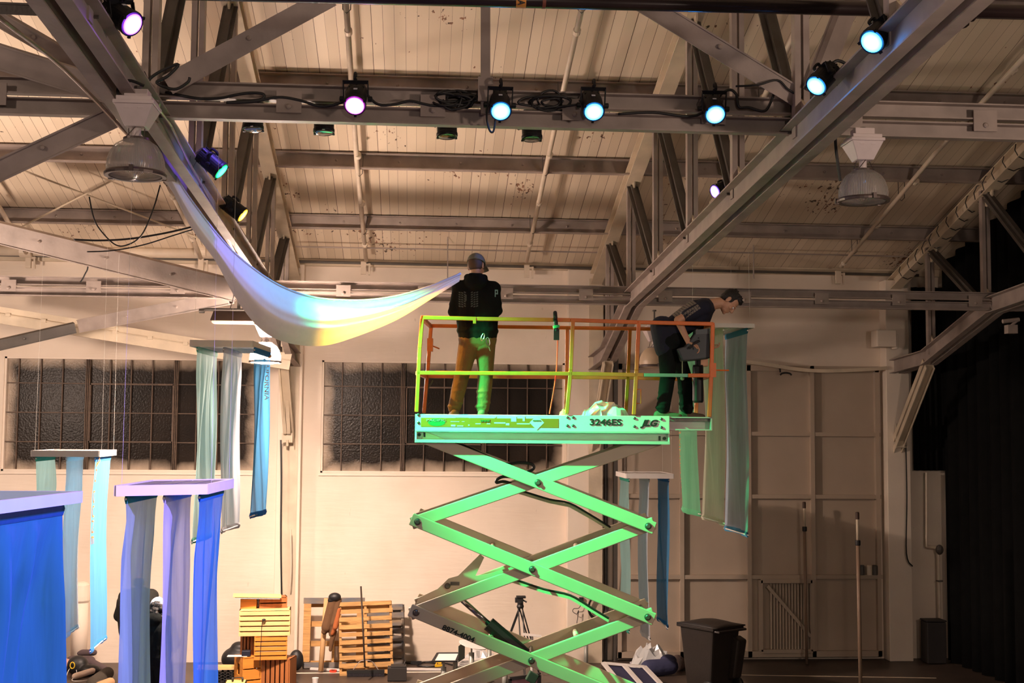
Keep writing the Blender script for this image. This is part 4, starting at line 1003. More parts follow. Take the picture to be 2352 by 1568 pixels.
def banner_set(where, NL, NR, FR, Y0, Y1, Y2, specs, th=.075, lines=True, seed=1):
    a, b = atY(*NL, Y0), atY(*NR, Y1); c = atY(*FR, Y2); Z = a.z
    for p in (a, b, c): p.z = Z
    dvec = c - b; d0 = a + dvec
    ctr = (a + c) / 2
    t = thing('banner_frame', 'white board frame ' + where + ', holding banners', 'frame', (ctr.x, ctr.y, Z - th), 'board frames the banners hang from')
    u1 = (b - a).normalized(); u2 = dvec.normalized(); e = .04
    q = [a - u1 * e - u2 * e, b + u1 * e - u2 * e, c + u1 * e + u2 * e, d0 - u1 * e + u2 * e]
    for i in range(4):
        mb = MB(); p0, p1 = q[i] + V((0, 0, -th / 2)), q[(i + 1) % 4] + V((0, 0, -th / 2)); mb.bar(p0, p1, .02, th); mb.build('edge_board', M_BOARD, t)
    for k in range(0 if seed == 1 else 4):
        f0, f1 = .03 + k * .245, .03 + k * .245 + .215
        mb = MB(); L0, L1 = q[0] + (q[1] - q[0]) * f0, q[0] + (q[1] - q[0]) * f1; D = q[3] - q[0]
        lo, hi = V((0, 0, -.022)), V((0, 0, -.008)); mb.hexa([L0 + lo, L1 + lo, L1 + D + lo, L0 + D + lo, L0 + hi, L1 + hi, L1 + D + hi, L0 + D + hi]); mb.build('deck_slat', M_DECKG if seed == 2 else M_BOARD, t)
    if lines:
        for p in (q[0] + D * .15, q[1] + D * .15, q[1] + D * .85):
            mb = MB(); mb.tube([p, V((p.x * .97 + ctr.x * .03, p.y + .02, 6.2))], .0011, 4); mb.build('hanging_line', M_RODW, t)
    for k, (fr, colr, py, label, txt) in enumerate(specs):
        n = a + (b - a) * fr + dvec * .03; f = n + dvec * .94
        nb = atY(0, 0, n.y); ln = (py - (NL[1] + (NR[1] - NL[1]) * fr)) / F * n.y; z1 = Z - ln; z0 = Z - th - .0
        n.z = f.z = 0
        g = thing('hanging_banner', label, 'banner', ((n.x + f.x) / 2, (n.y + f.y) / 2, z1), 'coloured cloth banners')
        P, nr = cloth_mesh(n, f, z0 - .06, z1 + .05, seed * 10 + k, .05 if colr == 'deep' else .02)
        mb = MB(); mb.grid(P); co = mb.build('cloth', CL[colr], g, smooth=True)
        top, bot = P[0], P[-1]
        mb = MB()
        for s in (-1, 1): mb.grid([[p + nr * s * .003 for p in top], [p + nr * s * .012 + V((0, 0, .035)) for p in top], [p + nr * s * .002 + V((0, 0, .07)) for p in top]])
        mb.build('top_sleeve', SLV[colr], g, smooth=True)
        mb = MB()
        for s in (-1, 1): mb.grid([[p + nr * s * .003 + V((0, 0, .015)) for p in bot], [p + nr * s * .013 + V((0, 0, -.02)) for p in bot], [p + nr * s * .001 + V((0, 0, -.05)) for p in bot]])
        h = mb.build('bottom_hem', SLV[colr], g, smooth=True)
        mb = MB(); dd = (bot[-1] - bot[0]).normalized(); mb.tube([bot[0] - dd * .03 + V((0, 0, -.02)), bot[-1] + dd * .03 + V((0, 0, -.02))], .008, 8); mb.build('hem_rod', M_RODW, h)
        mb = MB(); mb.tube([top[0] - dd * .01 + V((0, 0, .035)), top[-1] + dd * .01 + V((0, 0, .035))], .008, 8); mb.build('top_rod', M_RODW, g)
        if txt:
            s, fx, zc, up, mt, wd = txt; p = n + (f - n) * fx; p.z = zc
            dn = (f - n).normalized(); rd = V((0, 0, 1)) if up else V((0, 0, -1)); tx = text('lettering', s, mt, g, p, rd, dn, .13 if up else .12, .03, .0, width=wd, align='CENTER'); on_cloth(tx, co, rd.cross(dn))
    return t
banner_set('at the left edge, closest to the viewer', (-330, 1152), (-60, 1152), (160, 1130), 5.6, 5.6, 6.6,
           [(.96, 'deep', 2480, 'wide blue banner filling the lower left corner', None)], .058, False, 1)
banner_set('of the violet lit set left of the crates', (282, 1114), (466, 1106), (522, 1097), 9.2, 9.5, 10.5,
           [(.03, 'teal', 1880, 'left banner of the violet lit set, grey teal at its right side', None), (.50, 'white', 1880, 'middle banner of the violet lit set, violet shading to grey', None), (.95, 'blue', 1880, 'right banner of the violet lit set, rippled deep blue', None)], .075, True, 2)
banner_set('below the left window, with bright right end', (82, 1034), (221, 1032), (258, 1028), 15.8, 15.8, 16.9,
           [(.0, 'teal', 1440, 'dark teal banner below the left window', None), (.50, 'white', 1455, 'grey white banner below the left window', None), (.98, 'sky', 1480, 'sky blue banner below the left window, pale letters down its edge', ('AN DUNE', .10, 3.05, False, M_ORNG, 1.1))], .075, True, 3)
banner_set('in front of the lit bell lamp', (448, 781), (572, 784), (612, 800), 14.5, 14.5, 15.55,
           [(.03, 'teal', 1240, 'pale teal banner, leftmost of the three beside the lit lamp', None), (.52, 'white', 1218, 'white banner hanging left of the lit lamp', None), (1.09, 'blue', 1186, 'deep blue banner hanging in front of the lit lamp', ('CALIFORNIA', .88, 4.55, False, M_ORNG, .55))], .075, True, 4)
b0 = atY(1444, 1088, 19.3); b1 = atY(1540, 1092, 19.3); f0 = atY(1422, 1087, 20.4)
def px_of(p):
    v = p - CAM; return IW / 2 + F * v.dot(CR) / v.dot(fwd), IH / 2 - F * v.dot(CU) / v.dot(fwd)
banner_set('behind the lift arms at right', (1444, 1087), (1540, 1090), px_of(b1 + (f0 - b0)), 19.3, 19.3, 20.4,
           [(.02, 'teal', 1452, 'turquoise banner behind the right tips of the lift arms', ('CALIFORNIA', .85, 2.1, True, M_RODW, .5)), (.50, 'white', 1472, 'grey white banner behind the right tips of the lift arms', None), (.97, 'blue', 1447, 'slate blue banner behind the right tips of the lift arms', None)], .075, True, 5)
M_GREENB = cloth('green banner cloth', rgb(126, 214, 166), .6, weave=.16); M_YELLOWLIT = cloth('yellow lit banner cloth', rgb(224, 218, 196), .6, weave=.16)  # cream tint puts yellowish light into the colour of a white cloth
CL['green'] = M_GREENB; SLV['green'] = M_GREENB; CL['cream'] = M_YELLOWLIT; SLV['cream'] = M_YELLOWLIT
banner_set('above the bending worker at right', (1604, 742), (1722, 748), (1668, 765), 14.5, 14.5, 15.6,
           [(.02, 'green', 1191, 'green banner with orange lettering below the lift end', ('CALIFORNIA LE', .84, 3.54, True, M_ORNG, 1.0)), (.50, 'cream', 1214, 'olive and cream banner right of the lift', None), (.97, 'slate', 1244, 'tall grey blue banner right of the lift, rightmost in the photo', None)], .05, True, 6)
# ---- the stretched white fabric sling
UP = [(366, 338), (372, 352), (400, 398), (430, 448), (500, 540), (560, 600), (640, 655), (720, 683), (800, 690), (860, 688), (920, 678), (980, 660), (1025, 642), (1058, 628)]
LOW = [(360, 340), (364, 356), (378, 400), (396, 440), (440, 524), (495, 600), (545, 690), (600, 757), (660, 787), (740, 794), (820, 772), (910, 735), (985, 690), (1055, 646)]
def resample(pts, n):
    p = wobble([V((x, y, 0)) for x, y in pts], 8); L_ = [0]
    for a_, b_ in zip(p, p[1:]): L_.append(L_[-1] + (b_ - a_).length)
    out = []; k = 0
    for i in range(n + 1):
        s = L_[-1] * i / n
        while k < len(L_) - 2 and L_[k + 1] < s: k += 1
        t = (s - L_[k]) / max(1e-6, L_[k + 1] - L_[k]); out.append(p[k] + (p[k + 1] - p[k]) * t)
    return out
NU, NV = 90, 30
up, lo = resample(UP, NU), resample(LOW, NU)
P = []
for i in range(NU + 1):
    s = i / NU; Yc = 11.1 + (12.75 - 11.1) * s; wd = (up[i] - lo[i]).length / F * Yc
    fold = max(0, s - .45) / .55
    def pt(v, back):
        q = lo[i] + (up[i] - lo[i]) * v
        bulge = .62 * wd * math.sin(PI * (.12 + .86 * v))
        rip = .012 * math.sin(v * 26 + s * 3) * min(1, wd * 3) * (.25 + fold) * math.sin(PI * v)
        return depth(q.x, q.y, (Yc - bulge * (1 - .2 * s) + rip))
    row = [pt(j / NV, False) for j in range(NV, -1, -1)]               # near wall of the sling, rim to bottom
    P.append(row)
M_SLING = cloth('white stretch fabric', rgb(210, 206, 203), .27, var=.02, bump=.05)
t = thing('fabric_sling', 'large white stretch fabric slung from the left truss to the worker in cap', 'fabric', P[45][NV])
mb = MB(); mb.grid(P); mb.build('cloth', M_SLING, t, smooth=True)
mb = MB(); mb.tube([r_[0] for r_ in P], [.012] * len(P), 8); mb.build('rim_hem', M_SLING, t, smooth=True)
mb = MB(); mb.tube(wobble([A(352, 300, 10.8), A(362, 322, 10.95), P[0][10]], 4), .012, 6); mb.build('tie_cord', M_RODW, t)
# ------------------------------------------------------------------ people
def capsule(bm, p, r1, q, r2, n=14):
    p, q = V(p), V(q); d = q - p
    if d.length < 1e-5: d = V((0, 0, 1e-4))
    s, u, dn = basis(d); Ln = d.length; prof = []
    for k in range(5): a = -PI / 2 + PI / 2 * k / 4; prof.append((r1 * math.cos(a), r1 * math.sin(a)))
    for k in range(5): a = PI / 2 * k / 4; prof.append((r2 * math.cos(a), Ln + r2 * math.sin(a)))
    rings = [[bm.verts.new(p + dn * h + (s * math.cos(2 * PI * k / n) + u * math.sin(2 * PI * k / n)) * max(r, 1e-4)) for k in range(n)] for r, h in prof]
    for a, b in zip(rings, rings[1:]):
        for k in range(n): bm.faces.new((a[k], a[(k + 1) % n], b[(k + 1) % n], b[k]))
    bm.faces.new(rings[0][::-1]); bm.faces.new(rings[-1])
def blob(name, prims, voxel, m, parent, smooth=4, label=None, dec=None):
    bm = bmesh.new()
    for pr in prims:
        if pr[0] == 'c': capsule(bm, *pr[1:])
        else:
            _, c, r, R = pr
            M = Matrix.Translation(c) @ (R.to_4x4() if R is not None else Matrix.Identity(4)) @ Matrix.Diagonal((r[0], r[1], r[2], 1))
            bmesh.ops.create_uvsphere(bm, u_segments=18, v_segments=12, radius=1, matrix=M)
    bmesh.ops.recalc_face_normals(bm, faces=bm.faces)
    me = bpy.data.meshes.new('tmp'); bm.to_mesh(me); bm.free()
    o = bpy.data.objects.new('tmp', me); COL.objects.link(o)
    rm = o.modifiers.new('r', 'REMESH'); rm.mode = 'VOXEL'; rm.voxel_size = voxel; rm.use_smooth_shade = True
    if smooth: sm = o.modifiers.new('s', 'SMOOTH'); sm.factor = .5; sm.iterations = smooth
    dg = bpy.context.evaluated_depsgraph_get(); dg.update()
    res = bpy.data.meshes.new_from_object(o.evaluated_get(dg)); bpy.data.objects.remove(o)
    for p in res.polygons: p.use_smooth = True
    ob = link(name, res, m, parent)
    if label: ob['label'] = label
    return ob
def hand(pr, w, d, nrm, thumb, curl=.5, k=1.0):
    """palm, four unequal fingers bent toward nrm, thumb leaving the side of the palm"""
    w, d = V(w), V(d).normalized(); nrm = V(nrm); nrm = (nrm - d * nrm.dot(d)).normalized(); s = d.cross(nrm) * thumb
    for o in (-.027, -.009, .009, .027): pr.append(('c', w + s * o * .6 * k, .017 * k, w + d * .085 * k + s * o * k, .0135 * k))
    for o, ln in ((.033, .9), (.011, 1.0), (-.011, .95), (-.033, .75)):
        p = w + d * .088 * k + s * o * k; dr = d.copy(); ax = d.cross(nrm)
        for seg, rr in ((.043, .0088), (.028, .008), (.022, .007)):
            dr = Quaternion(ax, curl) @ dr; q = p + dr * seg * ln * k
            pr.append(('c', p, rr * k, q, (rr - .0008) * k)); p = q
    p = w + d * .028 * k + s * .03 * k; dr = (s * .8 + d * .6 + nrm * .25).normalized()
    for seg, rr in ((.04, .0115), (.03, .0095), (.024, .0082)):
        q = p + dr * seg * k; pr.append(('c', p, rr * k, q, (rr - .001) * k)); p = q; dr = (dr + d * .35 + nrm * curl * .3).normalized()
def head_prims(c, fw, up):
    fw, up = V(fw).normalized(), V(up); up = (up - fw * up.dot(fw)).normalized(); sd = fw.cross(up)
    R = Matrix((sd, fw, up)).transposed()
    def h(x, y, z): return V(c) + R @ V((x, y, z))
    pr = [('e', h(0, -.012, .03), (.076, .096, .088), R), ('e', h(0, .02, -.03), (.066, .076, .075), R), ('e', h(0, .045, -.078), (.046, .045, .034), R), ('e', h(0, .076, -.098), (.02, .018, .016), R),
          ('c', h(0, .088, .012), .010, h(0, .108, -.026), .0135), ('e', h(.012, .096, -.032), (.009, .009, .008), R), ('e', h(-.012, .096, -.032), (.009, .009, .008), R),
          ('e', h(0, .088, -.058), (.024, .012, .007), R), ('e', h(0, .085, -.068), (.02, .012, .008), R), ('c', h(-.045, .078, .022), .009, h(-.014, .088, .022), .009), ('c', h(.014, .088, .022), .009, h(.045, .078, .022), .009),
          ('e', h(.045, .06, -.025), (.022, .026, .02), R), ('e', h(-.045, .06, -.025), (.022, .026, .02), R)]
    for s in (-1, 1): pr += [('e', h(s * .078, -.012, -.008), (.008, .021, .034), R), ('e', h(s * .084, -.02, .006), (.006, .016, .022), R)]
    return pr, h, R
M_SKIN = mat('skin', rgb(196, 150, 122), .5, var=.06)
M_HAIR = mat('dark hair', (.012, .01, .009), .6, var=.3, scale=60, stretch=(1, 1, .2), bump=.6, bscale=120)
M_HOOD = mat('black hoodie', (.008, .0095, .0095), .95, var=.2, scale=8, bump=.5, bscale=14, spec=.1)
M_KHAKI = mat('khaki work trousers', rgb(102, 76, 44), .9, var=.15, scale=7, bump=.8, bscale=9)
M_SHOE = mat('work shoe', rgb(96, 84, 66), .8)
M_EYE = mat('eye white', rgb(225, 220, 214), .2)
def person(label, J, top, bottom, top_m, bot_m, shoe_m=None, voxel=.006, hair=None, sleeve=1.0, loose=.02, hair_m=None, curl=.5, palms=None, fat=1.0):
    """J: joints in world space. top: 'hood' or 'tee'"""
    t = thing('person', label, 'person', (J['pelvis'].x, J['pelvis'].y, min(J['ankL'].z, J['ankR'].z) - .08))
    lr = (J['shR'] - J['shL']).normalized(); chest = (J['shR'] + J['shL']) / 2; ax = (chest - J['pelvis']).normalized()
    pr, h, R = head_prims(J['head'], J['face'], J['up'])
    nb = chest + ax * .04
    pr.append(('c', nb, .06, J['head'] + R @ V((0, -.02, -.05)), .056))
    def torso(e, hem=0.0):
        o = []
        for s in (-1, 0, 1):
            o.append(('c', J['pelvis'] + lr * s * .075 * fat - ax * hem, .10 * fat + e, chest - ax * .10 + lr * s * .10 * fat, .112 * fat + e))
        for s, k in ((-1, 'shL'), (1, 'shR')): o.append(('c', chest - ax * .02, .085 + e, J[k], .062 + e))
        return o
    def arms(e, upto=1.0):
        o = []
        for k in 'LR':
            a, b, c = J['sh' + k], J['el' + k], J['wr' + k]
            if upto <= .5: o.append(('c', a, .058 + e, a + (b - a) * upto * 2, .052 + e * 1.3))
            else: o += [('c', a, .056 + e, b, .044 + e), ('c', b, .044 + e, b + (c - b) * min(1, (upto - .5) * 2 + .0), (.030 + e * .8))]
        return o
    def legs(e, cut=1.0):
        o = [('c', J['hipL'], .10 + e, J['hipR'], .10 + e), ('c', J['hipL'] + ax * .08, .098 + e, J['hipR'] + ax * .08, .098 + e)]
        for k in 'LR':
            a, b, c = J['hip' + k], J['kn' + k], J['ank' + k]
            o += [('c', a, .092 + e, b, .060 + e), ('c', b, .060 + e, b + (c - b) * .3, .060 + e), ('c', b + (c - b) * .3, .060 + e, b + (c - b) * cut, .042 + e * 1.3)]
        return o
    body = pr + torso(-.012) + arms(-.004) + legs(-.008)
    for i, k in enumerate('LR'):
        d = (J['wr' + k] - J['el' + k]).normalized(); pn, td = palms[i] if palms else (V((0, 0, -1)), d)
        hand(body, J['wr' + k], td if td is not None else d, pn, 1 if k == 'L' else -1, curl)
    for k in 'LR':
        f = J['toe' + k].normalized(); c = J['ank' + k]; body.append(('c', c - f * .03 + V((0, 0, -.045)), .03, c + f * .14 + V((0, 0, -.055)), .024))
    blob('body', body, voxel, M_SKIN, t, 3)
    mb = MB()
    for s in (-1, 1): mb.ball(h(s * .03, .079, .002), .0125, 12, 8)
    mb.build('eyes', M_EYE, t, smooth=True)
    tp = torso(loose, .03) + arms(loose * .8, sleeve)
    if top == 'hood':
        tp += [('c', chest + ax * .045 - lr * .07, .05, chest + ax * .045 + lr * .07, .05)]
        bk = -(lr.cross(ax)).normalized(); fwdv = V(J['face']); bk = bk if bk.dot(fwdv) < 0 else -bk
        tp += [('e', chest + ax * .06 + bk * .10, (.12, .07, .09), R), ('c', chest + ax * .11 - lr * .085 + bk * .04, .04, chest + ax * .11 + lr * .085 + bk * .04, .04), ('c', chest + ax * .12 - lr * .05 + bk * .085, .035, chest + ax * .12 + lr * .05 + bk * .085, .035)]
        # waistband bunches up
        for s in (-1, 0, 1): tp.append(('e', J['pelvis'] + lr * s * .075 + ax * .02, (.145, .14, .06), None))
        for k in 'LR':
            b = J['el' + k]
            tp += [('e', b + V((0, 0, -.01)), (.072, .07, .06), None), ('e', b + (J['sh' + k] - b) * .3, (.075, .07, .05), None)]
    T = blob('hoodie' if top == 'hood' else 't_shirt', tp, .011, top_m, t, 4)
    lg = legs(loose * .7, .96)
    r_ = random.Random(len(label))
    for k in 'LR':
        b, c = J['kn' + k], J['ank' + k]
        for f, rr in ((.0, .078), (.12, .074), (.45, .076), (.62, .072), (.78, .074), (.9, .076)):
            lg.append(('e', b + (c - b) * f + V((r_.uniform(-.012, .012), r_.uniform(-.01, .01), 0)), (rr, rr, .022 + r_.uniform(0, .012)), None))
    blob('trousers', lg, .010, bot_m, t, 3)
    for k in 'LR':
        f = J['toe' + k].normalized(); c = J['ank' + k]; sd = f.cross(V((0, 0, 1)))
        blob('shoe', [('c', c - f * .05 + V((0, 0, -.04)), .045, c + f * .05 + V((0, 0, -.045)), .042), ('c', c + f * .05 + V((0, 0, -.048)), .043, c + f * .16 + V((0, 0, -.055)), .032), ('c', c + V((0, 0, .02)), .045, c + V((0, 0, -.03)), .048)], .009, shoe_m or M_SHOE, t, 3)
    if hair == 'short':
        hp = [('e', h(0, -.03, .045), (.083, .093, .085), R), ('e', h(0, -.05, .0), (.078, .06, .07), R), ('e', h(0, .035, .095), (.062, .055, .028), R)]
        for k in range(26):
            a = k * 2.4; q = h(.06 * math.cos(a), -.01 + .07 * math.sin(a), .11 + .012 * math.sin(k * 1.7)); hp.append(('c', q, .012, q + R @ V((.01 * math.cos(a), .012, .012)), .004))
        for s in (-1, 1): hp.append(('e', h(s * .074, .012, .015), (.008, .018, .03), R))
        blob('hair', hp, .006, hair_m or M_HAIR, t, 2)
    if hair == 'nape':
        blob('hair', [('e', h(0, -.035, .01), (.081, .083, .085), R), ('e', h(0, -.06, -.04), (.058, .04, .03), R)], .008, hair_m or M_HAIR, t, 2)
    if hair == 'long':
        hp = [('e', h(0, -.03, .03), (.088, .092, .09), R)]; r_ = random.Random(2)
        for k in range(40):
            x = r_.uniform(-.1, .1); y = -.05 - .05 * (1 - abs(x) * 8) + r_.uniform(-.02, .02); z = r_.uniform(-.16, .02); hp.append(('e', h(x, y, z), (.026, .026, .03), R))
        blob('hair', hp, .008, hair_m or M_HAIR, t, 1)
    return t, h, R, T, chest, ax, lr
def cap(parent, h, R, m, brim_dir, hole=None, tilt=0.0):
    s = V((brim_dir[0], brim_dir[1], 0)).normalized(); sd = V((-s.y, s.x, 0)); mb = MB(); P = []
    for j in range(8):
        a = PI / 2 * j / 7.2
        P.append([h(.094 * math.cos(a) * math.cos(b), -.01 + .108 * math.cos(a) * math.sin(b), .03 + .108 * math.sin(a)) for b in [2 * PI * k / 28 for k in range(28)]])
    mb.grid(P, True); c = mb.build('cap', m, parent, smooth=True, solid=.006)
    mb = MB(); P = []
    for j in range(7):
        v = j / 6; row = []
        for i in range(13):
            w = -1 + i / 6; q = s * (.088 + .075 * v * (1 - .35 * w * w)) + sd * w * .075 * (1 - .1 * v)
            row.append(h(q.x, q.y - .01, .034 - .03 * v - .012 * w * w))
        P.append(row)
    mb.grid(P); mb.build('cap_brim', m, c, smooth=True, solid=.006)
    mb = MB(); mb.ball(h(0, -.01, .139), .01, 8, 6); mb.build('cap_button', m, c, smooth=True)
    if hole:
        mb = MB(); a0 = math.atan2(-s.y, -s.x) if hole == 'back' else hole
        P = [[h(.097 * math.cos(a) * math.cos(e), -.01 + .111 * math.cos(a) * math.sin(e), .03 + .109 * math.sin(a)) for e in [hole - .42 + .84 * k / 10 for k in range(11)]] for a in (.12, .25, .36)]
        mb.grid(P); mb.build('strap_gap', M_HAIR, c, smooth=True)
    return c
DK = zt - .03
def P1(x, y, dy=0.0): return LWd(L(x, y, .45 + dy))
def down(v, z): v = V(v); v.z = z; return v
fw1 = LY
J = dict(head=P1(1094, 612), face=(LY * .9 + LX * .35 - LZ * .35), up=LZ + LY * .25, pelvis=P1(1097, 764), shL=P1(1056, 662), shR=P1(1132, 664), elL=P1(1044, 714, -.02), elR=P1(1139, 711, -.02),
         wrL=P1(1062, 668, .26), wrR=P1(1112, 690, .28), hipL=P1(1079, 779), hipR=P1(1115, 779), knL=P1(1060, 866, .04), knR=P1(1115, 866, .03),
         ankL=down(P1(1043, 938, -.02), DK + .085), ankR=down(P1(1109, 938), DK + .085), toeL=LY - LX * .25, toeR=LY + LX * .15)
t1, h1, R1, T1, ch1, ax1, lr1 = person('person in black hoodie and grey cap seen from behind, gripping the white fabric', J, 'hood', 'trousers', M_HOOD, M_KHAKI, hair='nape', loose=.026, curl=.8,
       palms=[(LX, (LY + LZ * .4)), (-LX, (LY + LZ * .4))], hair_m=M_SKIN and mat('close cut hair', rgb(84, 66, 52), .8))
cap(t1, h1, R1, mat('grey cap', rgb(112, 108, 96), .85, bump=.3), (.25, 1))
# print on the back and sleeve, projected on the cloth
from mathutils.bvhtree import BVHTree
def project(o, pts_list, dirv, m, name, parent, lift_=.004):
    M = world(o); me = o.data; bv = BVHTree.FromPolygons([M @ v.co for v in me.vertices], [tuple(p.vertices) for p in me.polygons])
    mb = MB(); k = 0
    for quad in pts_list:
        vs = []
        for p in quad:
            hit = bv.ray_cast(p - dirv * 1.0, dirv)
            if hit[0] is None: break
            vs.append(mb.bm.verts.new(hit[0] - dirv * lift_))
        if len(vs) == 4: mb.bm.faces.new(vs); k += 1
    return mb.build(name, m, parent, smooth=False)
for side in (-1, 1):
    quads = []
    for rrow in range(7):
        for cc in range(3):
            x = 1075 + side * (8 + cc * 6) + 2; y = 674 + rrow * 5.2 - abs(cc - 1) * 1.2
            quads.append([P1(x - 2.3, y + side * .8), P1(x + 2.3, y - side * .8), P1(x + 2.3, y + 3 - side * .8), P1(x - 2.3, y + 3 + side * .8)])
    if side < 0:
        for x in (1070.0, 1072.2): quads.append([P1(x - .9, 680), P1(x + .9, 680), P1(x + .9, 694), P1(x - .9, 694)])
    M_PRNT = mat('faded print', rgb(66, 76, 74), .9)
    project(T1, quads, LY, M_PRNT, 'back_print', t1)
q2 = [[P1(a, b), P1(c, b), P1(c, d), P1(a, d)] for a, b, c, d in ((1137, 667, 1139, 684), (1139, 667, 1144, 669.5), (1142, 669.5, 1144, 675), (1139, 675, 1144, 677.5))]
project(T1, q2, LY, mat('sleeve print', rgb(130, 170, 170), .8), 'sleeve_letter', t1)
mb = MB()
for c, r_, tl in ((P1(1109, 774, -.19), .03, .3), (P1(1121, 784, -.19), .034, -.2)):
    ring = [c + LX * (r_ * .5 * math.cos(a) + tl * .03 * math.sin(a)) + LZ * r_ * 1.2 * math.sin(a) for a in [2 * PI * k / 18 for k in range(18)]]
    mb.tube(ring, .005, 6, closed=True)
mb.tube([P1(1123, 796, -.19), P1(1126, 806, -.19)], .004, 5)
tag(mb.build('carabiner_clip', mat('bright steel', rgb(190, 196, 200), .25, .9)), 'pair of metal carabiners clipped on the back of the khaki trousers', 'carabiner')
# ---- second worker bending over
def P2(x, y, dy=0.0): return LWd(L(x, y, .34 + dy))
J = dict(head=P2(1674, 693), face=(LX * .45 - LZ * .88 - LY * .12), up=(LX * .88 + LZ * .45), pelvis=P2(1533, 766), shL=P2(1626, 704, .17), shR=P2(1616, 706, -.17), elL=P2(1602, 770, .24), elR=P2(1557, 735, -.23),
         wrL=P2(1622, 790, .12), wrR=P2(1582, 787, -.26), hipL=P2(1540, 786, .09), hipR=P2(1534, 786, -.09), knL=P2(1572, 866, .11), knR=P2(1533, 868, -.10),
         ankL=down(P2(1578, 945, .12), DK + .085), ankR=down(P2(1523, 945, -.1), DK + .085), toeL=LX + LY * .1, toeR=LX - LY * .15)
M_NAVY = mat('navy t shirt', rgb(26, 30, 48), .9, bump=.4, bscale=14); M_DARKT = mat('black work trousers', (.010, .012, .012), .95, bump=.7, bscale=9, spec=.1)
t2, h2, R2, T2, ch2, ax2, lr2 = person('person with dark hair in navy t-shirt bending over the end rail', J, 'tee', 'trousers', M_NAVY, M_DARKT, hair='short', sleeve=.30, loose=.024, voxel=.005, curl=.7,
       palms=[(LX, -LZ * .5 + LX), (LX * .6 - LZ * .6, LX * .6 - LZ * .25)])
quads = []
for k in range(9):
    s = k / 8; c = J['pelvis'] + (ch2 - J['pelvis']) * (.30 + .48 * s); up_ = (LZ - ax2 * LZ.dot(ax2)).normalized()
    for j in range(13):
        a0, a1 = -1.5 + j * .17, -1.5 + (j + 1) * .17
        f = lambda a, o: c + ax2 * o + up_ * .4 * math.cos(a) + LY * .4 * math.sin(a)
        quads.append((f(a0, -.012), f(a1, -.012), f(a1, .012), f(a0, .012), c))
bm_ = MB(); M_ = world(T2); bv = BVHTree.FromPolygons([M_ @ v.co for v in T2.data.vertices], [tuple(p.vertices) for p in T2.data.polygons])
for q in quads:
    vs = []
    for p in q[:4]:
        off = p - q[4]; o_ = ax2 * off.dot(ax2); dirv = (q[4] + o_ - p).normalized(); hit = bv.ray_cast(p, dirv)
        if hit[0] is None: break
        vs.append(bm_.bm.verts.new(hit[0] - dirv * .004))
    if len(vs) == 4: bm_.bm.faces.new(vs)
bm_.build('shirt_stripes', mat('grey shirt stripe', rgb(118, 112, 104), .9), t2)
# loose shirt tail
blob('shirt_tail', [('c', P2(1520, 752, -.08), .12, P2(1528, 800, -.09), .11), ('c', P2(1524, 752, .08), .12, P2(1532, 796, .09), .11)], .011, M_NAVY, t2, 4)
mb = MB(); p = P2(1567, 818, -.2); mb.tube([p, p + V((0, 0, -.2))], .006, 6); mb.ball(p + V((0, 0, -.22)), .022, 10, 8); mb.lathe([(.012, 0), (.02, -.03), (.012, -.05)], p + V((0, 0, .02)), (0, 0, 1), 10)
tag(mb.build('key_lanyard', mat('pale lanyard', rgb(150, 160, 130), .6)), 'pale lanyard with a bead dangling by the bending worker', 'lanyard')
# ---- two people on the floor at lower left
def stand(Yp, xpx, height, label, fac, **k):
    base = atZ(xpx, 1700, 0); X = atY(xpx, 1480, Yp).x; b = V((X, Yp, 0)); f = V(fac).normalized(); s = V((f.y, -f.x, 0)); H = height / 1.75
    def q(x, y, z): return b + s * x * H + f * y * H + V((0, 0, z * H))
    J = dict(head=q(0, .05, 1.62), face=f + V((0, 0, -.35)), up=V((0, 0, 1)) + f * .3, pelvis=q(0, 0, .95), shL=q(-.18, .02, 1.42), shR=q(.18, .02, 1.42), elL=q(-.27, .05, 1.14), elR=q(.27, .05, 1.14), wrL=q(-.17, .26, 1.06), wrR=q(.17, .26, 1.06),
             hipL=q(-.085, 0, .90), hipR=q(.085, 0, .90), knL=q(-.1, .03, .49), knR=q(.1, .03, .49), ankL=q(-.11, 0, .085), ankR=q(.11, 0, .085), toeL=f - s * .2, toeR=f + s * .2)
    return person(label, J, 'hood', 'trousers', k.pop('top_m', M_HOOD), k.pop('bot_m', M_DARKT), voxel=.009, **k)
t3, h3, R3, *_ = stand(17.2, 356, 1.68, 'person in white backwards cap and black jacket behind the violet banners', (.25, 1, 0), hair='long', loose=.035)
cap(t3, h3, R3, mat('white cap', rgb(226, 220, 226), .8, bump=.3), (-.3, 1), hole=-PI / 2 + .35)
stand(19.6, 315, 1.72, 'person in black hooded top hidden behind the left violet banner', (-.2, 1, 0), hair='nape', loose=.06, top_m=mat('black coat', (.016, .015, .012), .9, bump=.4), fat=1.25)
